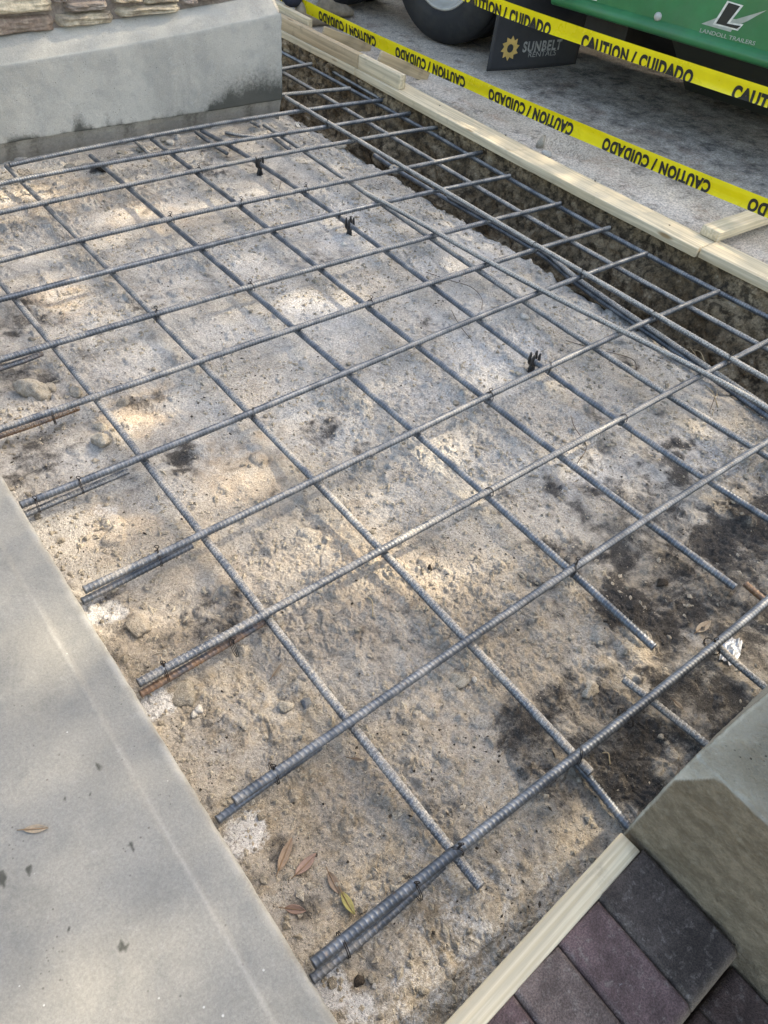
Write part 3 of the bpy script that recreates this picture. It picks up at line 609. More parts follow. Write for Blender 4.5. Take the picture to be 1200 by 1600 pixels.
paver(.183, .283, -.195, -.017, .08, M_pav[2], 'brick paver hidden below the bottom edge, last along the plank')
paver(.632, .7255, -.412, -.206, .022, M_pav[3], 'dark brown brick paver on the lower step against the pillar foot'); paver(.528, .629, -.412, -.206, .022, M_pav[3], 'dark brick paver on the lower step at the bottom right corner'); paver(.424, .525, -.412, -.206, .022, M_pav[1], 'dark violet brick paver on the lower step, mostly out of frame')
mb = MB(); mb.add([(.16, -.9, -.037), (.73, -.9, -.037), (.73, -.198, -.037), (.16, -.198, -.037), (.16, -.198, .020), (.73, -.198, .020), (.16, .003, .020), (.73, .003, .020)], [(0, 1, 2, 3), (3, 2, 5, 4), (4, 5, 7, 6)])
tag(mb.build('paver_bedding', M_soil, smooth=False), kind='structure')

# ------------------------------------------------------------------ rebar
def rebar_mesh(pts, r=.0093, rib=.0014, pitch=.0102, n=16, roll=0., rnd=0.):
    pts = np.asarray(pts, float); d = np.linalg.norm(np.diff(pts, axis=0), axis=1); s = np.concatenate([[0], np.cumsum(d)]); L = s[-1]
    m = max(4, int(L/(pitch/5))); q = np.linspace(0, L, m); P = np.stack([np.interp(q, s, pts[:, k]) for k in range(3)], -1)
    T, N, B = frames(P); th = np.arange(n)*2*math.pi/n; TH, Q = np.meshgrid(th, q)
    rel = np.mod(TH-roll, 2*math.pi); half = np.where(rel < math.pi, 1., -1.); loc = np.mod(rel, math.pi)/math.pi
    ph_ = np.mod(Q/pitch+.45*loc*half+.5*(half < 0), 1.); pr = np.exp(-((ph_-.5)/.115)**2)*np.clip(np.sin(loc*math.pi)*1.8, 0, 1)
    lon = np.exp(-((np.minimum(loc, 1-loc))/.07)**2)
    R_ = r+rib*pr+.0010*lon
    V = P[:, None, :]+R_[..., None]*(np.cos(TH)[..., None]*N[:, None, :]+np.sin(TH)[..., None]*B[:, None, :])
    i = np.arange(m-1)[:, None]*n; k = np.arange(n)[None, :]; k2 = (k+1) % n
    F = np.stack([i+k, i+k2, i+n+k2, i+n+k], -1).reshape(-1, 4)
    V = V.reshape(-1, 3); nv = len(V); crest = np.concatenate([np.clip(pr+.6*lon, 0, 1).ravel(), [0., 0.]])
    caps = []
    for base, Pc, sgn in ((0, P[0], 1), ((m-1)*n, P[-1], -1)):
        ring = [base+j for j in range(n)]; V = np.vstack([V, Pc[None]]); ci = len(V)-1
        for j in range(n):
            f = (ring[(j+1) % n], ring[j], ci, ci); caps.append(f if sgn > 0 else (ring[j], ring[(j+1) % n], ci, ci))
    return V, [tuple(f) for f in F]+[tuple(dict.fromkeys(f)) for f in caps], crest
def rebar(pts, label, group=None, dust=.3, rust=0., r=.0093, **k):
    V, F, crest = rebar_mesh(pts, r=r, roll=random.uniform(0, 3), **k); c = np.mean(np.asarray(pts), axis=0)
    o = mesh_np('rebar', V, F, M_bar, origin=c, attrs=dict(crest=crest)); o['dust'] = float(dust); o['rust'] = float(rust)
    return tag(o, label, 'rebar', group)
ZA, ZB, ZT = 0., -.0205, .0205
A_px = [
[(490,1509),(595,1418),(715,1325),(880,1202),(1000,1105),(1115,1005),(1197,942)],
[(366,1253),(440,1200),(545,1127),(595,1095),(732,1000),(895,890),(1025,802),(1105,747),(1197,692)],
[(215,1067),(415,960),(597,860),(707,798),(760,770),(870,707),(965,655),(1092,590),(1140,566),(1197,533)],
[(131,922),(317,835),(395,798),(492,747),(597,700),(650,675),(760,620),(857,572),(930,537),(1022,500),(1122,455)],
[(32,790),(220,713),(390,647),(547,580),(655,535),(742,497),(817,467),(910,432),(1010,396)],
[(0,670),(150,620),(307,565),(460,515),(575,474),(670,442),(800,402),(855,385),(952,356)],
[(0,562),(85,537),(245,490),(390,448),(500,417),(600,388),(770,345),(875,318)],
[(0,467),(175,425),(313,385),(425,357),(597,320),(690,295),(797,275)],
[(0,407),(135,372),(260,345),(367,320),(460,297),(597,270),(675,257),(752,237)],
[(0,332),(65,317),(200,290),(305,267),(400,247),(555,220),(683,199)],
[(0,287),(160,255),(260,240),(345,224),(420,212),(517,197),(641,177)],
[(15,258),(100,239),(200,219),(320,197),(400,184),(467,173),(601,156)],
[(440,148),(495,143),(547,138)],
[(440,108),(487,100)]]
A_lab = ['ribbed crossbar nearest the wooden plank, lying over the ends of the long rods', 'ribbed crossbar second from the wooden plank, with a thin rust streak near the slab', 'ribbed crossbar third from the plank, doubled by an orange rusty dowel at the slab',
 'blue-grey crossbar fourth from the plank, with a wire loop standing up near the slab', 'crossbar fifth from the plank, its end touching the slab corner at the left edge', 'crossbar sixth from the plank, above a half-buried yellowish dowel',
 'crossbar seventh from the plank, running just below the middle black chair', 'crossbar eighth from the plank, passing under the middle black chair', 'dusty crossbar ninth from the plank, between the two far black chairs',
 'crossbar tenth from the plank, passing the farthest black chair', 'crossbar second from the footing wall', 'blue-grey crossbar closest to the footing wall foot, crossing below the mould stains', 'dusty short bar sticking out past the footing wall corner over the trench', 'caked short bar farthest back, beside the wall edge over the trench']
A_dust = [.24, .34, .46, .4, .36, .44, .44, .38, .52, .55, .42, .4, .8, .9]
def fitA(px, z, x0=None, x1=None, deg=3):
    P = np.array([at(*q, z) for q in px]); c = np.polyfit(P[:, 0], P[:, 1], min(deg, len(P)-1))
    a = P[0, 0] if x0 is None else x0; b = P[-1, 0] if x1 is None else x1
    xs_ = np.linspace(a, b, 60)
    lo, hi = P[:, 0].min(), P[:, 0].max(); dc = np.polyder(c)
    ys_ = np.polyval(c, np.clip(xs_, lo, hi))+np.polyval(dc, np.clip(xs_, lo, hi))*(xs_-np.clip(xs_, lo, hi))
    return np.stack([xs_, ys_, np.full_like(xs_, z)+.0012*perlin(xs_*2.5, ys_*1.3, 5.)], -1)
Abars = []
for i, px in enumerate(A_px):
    x0 = .168 if 5 <= i <= 10 else (2.0 if i >= 12 else None); x1 = {0: 2.35, 1: 2.45, 2: 2.62}.get(i)
    P = fitA(px, ZA, x0, x1, 3 if len(px) > 5 else (2 if len(px) > 2 else 1)); Abars.append(P)
    rebar(P, A_lab[i], 'crossbars over the sand', A_dust[i])
def yA(i, x): return np.interp(x, Abars[i][:, 0], Abars[i][:, 1])
B_px = [
[(750,1388),(707,1330),(605,1200),(540,1122),(417,963),(315,835),(220,717),(150,623),(83,537),(22,467),(0,440)],
[(924,1208),(905,1187),(835,1115),(730,1000),(595,865),(490,745),(390,647),(312,568),(243,491),(175,425),(120,372),(32,285),(0,247)],
[(1022,1012),(895,892),(785,800),(755,772),(650,678),(595,635),(545,581),(457,510),(387,448),(322,400),(262,345),(200,295),(143,243)],
[(1150,917),(1017,822),(870,710),(757,621),(655,542),(597,498),(572,475),(495,417),(370,320),(305,268),(237,217)],
[(1197,808),(1107,755),(960,653),(853,572),(742,496),(665,442),(597,390),(465,297),(405,250),(360,230),(313,204)],
[(1197,712),(1035,610),(930,545),(820,475),(755,425),(715,400),(605,325),(540,280),(480,240),(413,195)],
[(1197,637),(1100,582),(970,517),(845,452),(745,400),(685,363),(595,315),(570,300)],
[(1197,592),(1140,560),(1030,495),(920,430),(865,400),(770,345),(690,295),(597,240),(520,197),(447,152)],
[(1197,545),(1175,532),(1075,480),(970,420),(930,400),(825,337),(745,292),(685,257),(597,206),(535,167),(445,115)],
[(1197,495),(1120,455),(1010,400),(950,360),(870,320),(795,280),(730,245),(665,202),(597,162),(490,95),(442,70)]]
B_lab = ['long rod closest to the slab, brown-grey and flecked with dried cement', 'long rod second from the slab, ending at the pillar corner', 'long rod third from the slab, its cut end lying in the sunny patch', 'long rod fourth from the slab, cut end short of the dark soil',
 'long rod gripped by the black plastic chairs', 'long dusty rod under the crossbars, between the chair line and the trench', 'long dusty rod lying on top of the crossbars, beside the trench edge', 'long rod lying on top of the crossbars right over the trench edge', 'long rod hanging under the crossbars in the middle of the trench', 'blue-grey rod under the crossbar tips, nearest the form board']
B_z = [ZB, ZB, ZB, ZB, ZB, ZB, ZT, ZT, ZB, ZB]; B_dust = [.52, .5, .34, .36, .38, .58, .82, .78, .6, .45]
Bbars = []
for j, px in enumerate(B_px):
    z = B_z[j]; P = np.array([at(*q, z) for q in px]); c = np.polyfit(P[:, 1], P[:, 0], 3 if j != 6 else 4)
    y0, y1 = P[0, 1], P[-1, 1]
    if j in (0, 1): y1 = 3.38
    if j >= 8: y1 = 5.4
    if j == 7: y1 = y1
    if j >= 4: y0 -= .35
    yy = np.linspace(y0, y1, 80); lo, hi = P[:, 1].min(), P[:, 1].max(); cl = np.clip(yy, lo, hi)
    xx = np.polyval(c, cl)+np.polyval(np.polyder(c), cl)*(yy-cl)
    if j == 9: xx = np.minimum(xx, 2.766)
    Q = np.stack([xx, yy, np.full_like(yy, z)+.0015*perlin(xx*3, yy*2., 9.)], -1); Bbars.append(Q)
    rebar(Q, B_lab[j], 'long rods of the mat', B_dust[j], .05 if j < 2 else 0)
def lap(pts, label, dust, rust=0., z=-.027, group='dowels lapped to the mat', **k):
    P = np.array([at(*q[:2], q[2] if len(q) > 2 else z) for q in pts]); P = catmull(P, 10) if len(P) > 2 else np.linspace(P[0], P[-1], 12)
    k.setdefault('r', .0082); return rebar(P, label, group, dust, rust, **k)
slabp = lambda px, py: (px, py)
lap([(487,1531),(600,1438),(692,1352)], 'grey dowel out of the slab under the nearest crossbar', .35, .1)
lap([(339,1282),(420,1222),(500,1166)], 'dark dowel out of the slab under the second crossbar from the plank', .2, .25)
lap([(219,1085),(330,1021),(412,972)], 'orange rusty dowel out of the slab beside the third crossbar', .3, .62)
lap([(128,940),(220,893),(300,852)], 'thin brown dowel out of the slab under the fourth crossbar', .35, .35)
lap([(33,807),(120,770),(200,736)], 'grey-brown dowel out of the slab under the fifth crossbar', .5, .2)
lap([(-40,694),(50,664),(123,637)], 'yellowish rusty dowel half buried beside the sixth crossbar', .5, .65, z=-.034)
lap([(-40,588),(30,566),(66,552)], 'short yellowish dowel under the seventh crossbar at the left edge', .45, .5, z=-.026)
lap([(893,1182),(930,1228),(985,1296)], 'dark ribbed dowel running from the nearest crossbar to the pillar corner', .3, .15, z=-.042)
lap([(974,1061),(1040,1112),(1115,1172)], 'dusty ribbed dowel stub beneath the nearest crossbar, pointing at the pillar', .55, .2, z=-.036)
lap([(1118,1006),(1150,1036),(1215,1090)], 'brown muddy dowel stub beside the crumpled foil', .6, .3, z=-.030)
lap([(1164,912),(1190,934),(1230,965)], 'short rod stub with an orange rusty cut end', .25, .6, z=-.022)
lap([(306,206),(330,224),(355,240)], 'second dusty stub end beside the rod start below the mould stain', .55, .1, z=-.042)
lap([(212,221),(224,232),(234,241)], 'small rod stub poking out of the dirt by the wall foot', .6, .3, z=-.045)
lap([(392,190),(398,193),(405,197)], 'tiny rod stub under the crossbar closest to the wall', .65, .1, z=-.035)
lap([(427,214),(440,224),(453,234)], 'short hollow-looking rod end beside the dusty rod start', .5, .2, z=-.040)
lap([(352,207),(372,211),(398,214)], 'bent dusty bar lying in the dirt between crossbars near the wall', .7, .1, z=-.052)
lap([(487,92),(540,124),(592,154)], 'lapped second bar along the form board side rod', .55, 0, z=ZB+.0205)
lap([(585,243),(622,267),(700,313),(835,391),(905,446),(1050,546),(1215,662)], 'dark muddy bar half sunk in the trench lip, lower of a pair', .35, .1, z=-.082, group='bars sunk in the trench lip', r=.010)
lap([(700,306),(835,383),(905,438),(1050,537),(1215,648)], 'grey muddy bar along the trench lip, upper of a pair', .6, .05, z=-.062, group='bars sunk in the trench lip', r=.010)

# ------------------------------------------------------------------ tie wires
def tie(P, ang, tail, label, lift=0., hw=.0145, hh=.0225):
    """loop round the crossing bars at P plus a twisted pigtail"""
    mb = MB(); d = np.array([math.cos(ang), math.sin(ang), 0]); n = np.array([-d[1], d[0], 0]); zc = -.0102+lift
    for off in (-.0016, .0016):
        t = np.linspace(0, 2*math.pi, 26); pts = np.stack([np.zeros(26)]*3, -1)+np.outer(np.cos(t)*hw, d)+np.outer(np.sin(t)*hh, (0, 0, 1))+off*n+np.array([0, 0, zc])
        mb.tube(pts, .0008, 6, False)
    if tail > 0:
        t = np.linspace(0, 1, 24); lean = random.uniform(-.35, .35)
        for s in (0, math.pi):
            pts = np.stack([.0016*np.cos(t*18+s)+lean*tail*t*d[0]+.003*d[0], .0016*np.sin(t*18+s)+lean*tail*t*d[1], zc+hh-.002+tail*t], -1); mb.tube(pts, .0008, 5)
        t = np.linspace(0, 2*math.pi, 16); e = np.array([lean*tail*d[0], lean*tail*d[1], zc+hh+tail+.004])
        mb.tube(np.stack([e[0]+.005*np.cos(t)*cr[0], e[1]+.005*np.cos(t)*cr[1], e[2]+.005*np.sin(t)], -1), .0010, 5, False)
    o = mb.build('tie_wire', M_wire); o.location = P; return tag(o, label, 'wire', 'wire ties on the rods')
def crossing(i, j):
    q = Bbars[j]; y = 1.
    for _ in range(8): x = np.interp(y, q[:, 1], q[:, 0]); y = yA(i, x)
    return (float(x), float(y), 0.)
ordn = ['nearest crossbar', 'second crossbar from plank', 'third crossbar from plank', 'fourth crossbar from plank', 'fifth crossbar from plank', 'sixth crossbar from plank', 'seventh crossbar from plank', 'eighth crossbar from plank', 'ninth crossbar from plank', 'tenth crossbar from plank', 'second crossbar from wall', 'crossbar closest to wall']
ordb = ['rod closest to slab', 'second rod from slab', 'third rod from slab', 'fourth rod from slab', 'rod held by the chairs', 'dusty rod past the chairs', 'dusty top rod', 'rod over the trench edge', 'rod in mid trench', 'rod by the form board']
for i, j, tl in [(0,0,.018),(0,1,0),(1,2,.016),(2,2,0),(3,3,.006),(3,4,0),(5,3,.008),(6,2,.007),(6,1,.006),(8,2,.009),(8,3,.006),(8,4,.008),(9,3,.008),(7,4,0),(4,1,0),(2,7,.007),(3,7,0),(3,9,.006),(4,7,.005),(9,7,0),(10,7,.006),(11,7,0),(5,7,0),(2,4,0)]:
    tie(crossing(i, j), rad(45 if (i+j) % 2 else -45), tl, 'wire tie where the %s crosses the %s' % (ordn[i], ordb[j]), .0205 if j in (6, 7) else 0)
for px, py, tl, lb in [(537,1474,0,'wire tie wrapped on the nearest crossbar close to the slab'),(650,1385,.006,'wire tie wrapped midway on the doubled part of the nearest crossbar'),(428,1205,.008,'black wire tie knotted on the second crossbar from the plank near its slab end'),
                     (247,868,.026,'wire tie with a round loop standing up on the fourth crossbar'),(257,1045,.012,'wire loop tie on the rusty dowel end of the third crossbar'),(365,1008,.013,'curled wire tie in the middle of the rusty dowel lap'),
                     (57,785,.004,'wire tie on the fifth crossbar next to the slab'),(125,755,.006,'black wire tie on the doubled part of the fifth crossbar'),(82,648,.0,'wire tie on the half-buried yellowish dowel'),(1115,1006,.006,'black wire tie on the nearest crossbar beside the crumpled foil'),(980,1118,0,'wire tie where the nearest crossbar meets the dusty dowel stub')]:
    P = at(px, py, 0); tie(P, rad(82), tl, lb, hw=.0215, hh=.0185)
# bent scrap wires standing in the sand
M_rw = mat_simple('rusty_wire', (.09, .06, .04), .7, .3, .4, 60)
def wire(pxs, label, hs):
    P = []
    for (px, py), h in zip(pxs, hs):
        b = on_sand(px, py); P.append(at(px, py, b[2]+h) if h else b)
    mb = MB(); P = catmull(np.array(P), 6); c = P.mean(0); mb.tube(P-c, .0011, 5); o = mb.build('scrap_wire', M_rw); o.location = c; tag(o, label, 'wire', 'scrap wire bits in the sand')
wire([(892,650),(898,668),(916,698),(902,724)], 'bent scrap wire hanging beside the dusty white patch under the fourth crossbar', [.035, .03, .02, 0])
wire([(665,425),(700,437),(735,448),(752,465),(753,484)], 'curved scrap wire arching over the sand below the chair line', [.012, .02, .03, .02, 0])
wire([(705,484),(718,508),(738,533)], 'thin scrap wire lying near the dark stain under the fifth crossbar', [.01, .012, 0])
wire([(884,532),(930,545),(986,560),(995,578)], 'scrap wire with a hooked tip near the trench lip', [.004, .012, .02, 0])
wire([(420,300),(422,318)], 'tiny wire stub upright in the sand beside the farthest chair', [.02, 0])
wire([(440,280),(436,296)], 'short wire bit near the ninth crossbar', [.025, 0])
wire([(1118,618),(1108,645)], 'dry wire twig under the top rods at the right', [.03, 0])
M_straw = mat_simple('straw', (.36, .29, .18), .8, 0, .2, 40)
for a, b, lb in [((1078,545),(1092,580),'pale root strand lying by the trench lip'),((1084,548),(1100,566),'shorter pale root strand by the trench lip'),((1103,605),(1121,638),'pale root strand crossing the sand at the right'),((1120,612),(1112,650),'thin dark root strand at the right'),((575,935),(582,965),'thin twig beside the seventh crossbar shade'),((940,1178),(952,1196),'dark twig by the pillar dowel')]:
    p, q = on_sand(*a, .004), on_sand(*b, .004); m_ = (p+q)/2+np.array([.008, .004, .008]); mb = MB(); P = catmull([p, m_, q], 6); c = P.mean(0); mb.tube(P-c, .0014, 5); o = mb.build('root_strand', M_straw); o.location = c; tag(o, lb, 'twig', 'root strands on the sand')

# ------------------------------------------------------------------ rebar chairs
def chair(P, rz, lean, label):
    r = empty('rebar_chair', P, rz); tag(r, label, 'rebar chair', 'black plastic chairs under the rods')
    mb = MB(); mb.lathe([(0, .010), (0, .031), (.003, .032), (.005, .030), (.0055, .012), (.012, .010)], 20, 'z'); mb.build('base_plate', M_plastic, r)
    mb = MB()
    for k in range(4):
        a = k*math.pi/2; c, s = math.cos(a), math.sin(a)
        P0 = [(.020*c, .020*s, .004), (.016*c, .016*s, .02), (.008*c, .008*s, .045), (.0, .0, .045), (0, 0, .004)]
        t_ = .0017; n = np.array([-s, c, 0])*t_; m = len(P0)
        mb.add([np.array(p)+n for p in P0]+[np.array(p)-n for p in P0], [tuple(range(m)), tuple(range(2*m-1, m-1, -1))]+[(i, (i+1) % m, m+(i+1) % m, m+i)[::-1] for i in range(m)])
    mb.tube([(0, 0, .004), (lean*.4, 0, .03), (lean, 0, .048)], [.011, .009, .0105], 8); mb.build('post', M_plastic, r)
    for s in (-1, 1):
        mb = MB()
        for yo in (-.007, .007):
            mb.tube([(lean+.004*s, yo, .044), (lean+.0125*s, yo, .052), (lean+.0145*s, yo*1.1, .066), (lean+.0115*s, yo*1.2, .082), (lean+.013*s, yo*1.3, .090)], [.0060, .0058, .0054, .0048, .0032], 6)
        mb.build('prong', M_plastic, r)
q = Bbars[4]
for px, py, rz, lb in [(407,256,.3,'black plastic chair farthest back, beside the tenth crossbar'), (545,352,.1,'upright black plastic chair on pale sand, middle of the chair line'), (829,566,-.15,'leaning black plastic chair nearest the camera, with pale disc foot')]:
    b = at(px, py, ZB); x = np.interp(b[1], q[:, 1], q[:, 0]); z = ground_z(x, b[1]); chair((x, b[1], ZB-.058-.0015), rz, .0, lb)
c_ = at(543, 342, .0); 

# ------------------------------------------------------------------ rocks, leaves, foil
def rock_mesh(r, sq=(1, 1, .7), n=12, seed=0, rough=.28):
    V, F = [], []
    for i in range(n+1):
        th = math.pi*i/n
        for j in range(2*n):
            ph_ = math.pi*j/n; V.append((math.sin(th)*math.cos(ph_), math.sin(th)*math.sin(ph_), math.cos(th)))
    V = np.array(V); m = 2*n
    F = [(i*m+j, (i+1)*m+j, (i+1)*m+(j+1) % m, i*m+(j+1) % m) for i in range(n) for j in range(m)]
    rg = np.random.default_rng(int(seed*100)); pn = rg.normal(size=(13, 3)); pn /= np.linalg.norm(pn, axis=1)[:, None]; pd = rg.uniform(.48, .95, 13)
    k = np.min(np.where(V@pn.T > .05, pd[None]/np.maximum(V@pn.T, .05), 9.), axis=1); k = np.minimum(k, 1.12)
    k = k*(1+.5*rough*fbm(V[:, 0]*3.2+seed, V[:, 1]*2.4, V[:, 2]*2.4, 4))
    return V*k[:, None]*r*np.array(sq), F
def rock(px, py, rpx, mat, label, sq=(1, 1, .7), sink=.55, rz=None, name='rock', grp='stones on the sand'):
    P = on_sand(px, py); r = rpx*np.linalg.norm(P-CAM)/FX
    V, F = rock_mesh(r, sq, 18 if rpx > 8 else 10, random.uniform(0, 90)); o = mesh_np(name, V, F, mat)
    o.location = (P[0], P[1], P[2]+r*sq[2]*(1-sink)*.8); o.rotation_euler = (0, 0, random.uniform(0, 6) if rz is None else rz); return tag(o, label, 'stone', grp)
rock(52,614,20,M_rock,'biggest jagged stone at the left edge, beside two smaller ones',(1.2,.8,.75)); rock(81,608,9,M_rock,'upright stone touching the right side of the biggest left-edge stone'); rock(117,616,10,M_rock,'squarish stone beside the rod closest to the slab')
rock(290,1086,21,M_rock,'grey lump of concrete rubble by the white splash at the rusty dowel',(1.2,.9,.6)); rock(311,1109,7,M_pale,'small pale pebble below the grey rubble lump, the upper of two'); rock(303,1119,7,M_pale,'small pale pebble below the grey rubble lump, the lower of two')
rock(479,1101,11,mat_rock('blue_stone',(.20,.215,.23),(.33,.34,.35)),'bluish round stone left of the rod closest to the slab'); rock(446,1104,11,M_rock,'tan broken stone beside the bluish round one'); rock(818,497,8,M_pale,'bright white pebble under the fifth crossbar')
rock(717,1060,15,M_rock,'flat tan stone pressed in the sand left of the second rod',(1.,1.15,.35)); rock(740,1062,5,M_pale,'pale pebble next to the flat tan stone'); rock(892,997,6,M_rock,'tan pebble in the sunny patch near the cut rod end')
rock(919,1080,14,M_rock,'lumpy stone just right of the nearest crossbar near the dowel stub'); rock(560,1533,8,M_dark,'dark pebble in the cluster below the nearest crossbar'); rock(580,1529,7,M_rock,'tan pebble in the cluster below the nearest crossbar'); rock(585,1541,5,M_pale,'smallest pale pebble in the cluster below the nearest crossbar')
rock(192,632,9,M_rock,'pinkish stone at the rim of the dark hole'); rock(155,668,11,M_rock,'yellowish stone above the hump left of the rod closest to the slab'); rock(162,690,15,M_rock,'yellowish humped stone between the fifth and sixth crossbars'); rock(158,266,9,M_dark,'black clod under the second crossbar from the wall',(1,1,.9),.2,name='soil_clod')
rock(268,226,7,M_pale,'pale stone by the wall foot, middle of a small heap'); rock(278,216,5,M_pale,'topmost pale stone of the small heap by the wall foot'); rock(258,221,6,M_rock,'tan stone of the small heap by the wall foot'); rock(220,236,7,M_rock,'grey stone under the wall between two rod starts'); rock(190,240,6,M_rock,'grey-brown stone left of the small wall heap'); rock(110,262,7,M_rock,'flat stone near the wall at the left')
rock(218,978,22,mat_rock('clod_soil',(.34,.295,.235),(.48,.43,.36)),'blocky dried soil slab left of the third crossbar end',(.75,1.35,.34),.95,rad(8),name='soil_clod'); rock(1032,912,9,M_dark,'black clod beside the cut end of the fourth rod',name='soil_clod'); rock(670,886,7,M_dark,'dark bark chip in the sunlit sand',(.6,1.6,.5)); rock(532,232,8,M_rock,'stone on the trench lip past the wall corner'); rock(618,268,9,M_rock,'rounded stone by the trench lip'); rock(537,382,5,M_pale,'small pale pebble by the middle chair')
for px, py, rp, lb in [(846,222,15,'grey asphalt chunk standing by the broken hole behind the form board'),(856,237,8,'pale stone touching the form board at the broken hole')]:
    P = at(px, py, .06); r = rp*np.linalg.norm(P-CAM)/FX; V, F = rock_mesh(r, (1.1, .5, .9) if rp > 10 else (1, 1, .8), 10, px); o = mesh_np('rock', V, F, M_rock if rp > 10 else M_pale); o.location = P-np.array([0, 0, .01]); o.rotation_euler = (0, 0, .5); tag(o, lb, 'stone', 'stones at the broken hole')
def leaf(P, rz, L, w_, mat, label, curl=.25, tilt=(0, 0)):
    w = w_*.72; n, m = 14, 9; u = np.linspace(0, 1, n); v = np.linspace(-1, 1, m); U_, V_ = np.meshgrid(u, v, indexing='ij')
    wid = w*np.sin(np.pi*np.clip(U_*.97+.02, 0, 1))**.8*(1-.25*(U_-.4)); x = (U_-.5)*L; y = V_*wid*(1+.05*perlin(U_*9, V_))
    z = .22*w*np.abs(V_)**1.3+curl*L*(U_-.45)**2+.05*w*perlin(U_*6+rz, V_*2)
    A = np.stack([x, y, z], -1).reshape(-1, 3); Bq = A-np.array([0, 0, .0005]); f = grid_faces(n, m); k = len(A)
    b = [i*m for i in range(n)]+[(n-1)*m+j for j in range(1, m)]+[i*m+m-1 for i in range(n-2, -1, -1)]+[j for j in range(m-2, 0, -1)]
    rim = np.array([(b[i], b[(i+1) % len(b)], k+b[(i+1) % len(b)], k+b[i]) for i in range(len(b))])[:, ::-1]
    o = empty('fallen_leaf', P, rz); o.rotation_euler = (tilt[0], tilt[1], rz); tag(o, label, 'leaf', 'fallen leaves')
    mesh_np('blade', np.vstack([A, Bq]), np.vstack([f, f[:, ::-1]+k, rim]), mat, o)
    mb = MB(); mb.tube([(-.5*L-.010, 0, curl*L*.2+.001), (-.48*L, 0, curl*L*.22+.0008), (0, 0, .0012), (.45*L, 0, curl*L*.2+.0008)], [.0008, .0009, .0007, .0003], 5); mb.build('stem', M_lstem, o)
M_lstem = mat_simple('leaf_stem', (.22, .14, .08), .8)
def lm(n, a): return mat_simple(n, a, .6, 0, .22, 60, .0006, .35, dirt=tuple(np.array(a)*.5), dirtf=.5)
Lb, Lp, Ly, Lt = lm('leaf_brown', (.235, .17, .12)), lm('leaf_pink', (.30, .20, .155)), lm('leaf_olive', (.22, .20, .07)), lm('leaf_tan', (.29, .235, .17))
def lf(px, py, px2, py2, wpx, mat, label, curl=.2, tilt=(0, 0), slab_=False):
    if slab_: a, b = at(px, py, .081), at(px2, py2, .081)
    else: a, b = on_sand(px, py, .006), on_sand(px2, py2, .006)
    c = (a+b)/2; d = b-a; leaf(c, math.atan2(d[1], d[0]), np.linalg.norm(d[:2]), wpx*np.linalg.norm(c-CAM)/FX, mat, label, curl, tilt)
lf(434,1362,456,1312,10,Lb,'long narrow brown leaf, left of the pair near the slab',.12,(.3,0)); lf(462,1368,494,1338,11,Lp,'pinkish leaf with dark spots, right of the long narrow brown one',.12,(-.25,0)); lf(513,1365,530,1398,10,Lb,'grey-brown oval leaf touching the yellow-green one',.15,(.2,0))
lf(533,1396,553,1432,10,Ly,'yellow-green leaf lying under the oval brown leaf',.15,(-.3,0)); lf(445,1420,478,1424,9,Lp,'folded reddish leaf nearest the slab edge',.2,(.5,0)); lf(37,1297,76,1294,8,Lt,'tan leaf lying alone on the concrete slab',.1,slab_=True)
lf(1086,990,1108,974,9,Lt,'small tan leaf between the foil and the rusty stub',.1); lf(425,1060,440,1040,5,Lt,'tiny tan leaf'+' under the third crossbar',.1); lf(548,1187,566,1190,4,Lb,'small brown leaf right of the rod closest to the slab',.1); lf(1050,1098,1066,1110,6,Lt,'small pale leaf near the dusty dowel stub',.1); lf(462,196,470,202,3,M_white,'tiny white scrap in the dirt by the wall corner',.3)
P = on_sand(1140,1016); u = np.linspace(-1, 1, 26); A_, B_ = np.meshgrid(u, u, indexing='ij')
zf = .010*np.abs(fbm(A_*1.3, B_*1.3, 3., 2))+.006*(1-A_**2)*(1-B_**2); oute = 1+.22*perlin(A_*1.5, B_*1.5, 7.)
fo = mesh_np('foil_scrap', np.vstack([np.stack([.042*A_*oute, .024*B_*oute*(1-.4*np.abs(A_)), zf], -1).reshape(-1, 3), np.stack([.042*A_*oute, .024*B_*oute*(1-.4*np.abs(A_)), zf-.0006], -1).reshape(-1, 3)]), np.vstack([grid_faces(26, 26), grid_faces(26, 26, True)+676]), M_foil, smooth=False)
fo.location = P+np.array([0, 0, .002]); fo.rotation_euler = (0, 0, rad(15)); tag(fo, 'crumpled silver foil scrap under the nearest crossbar', 'foil')

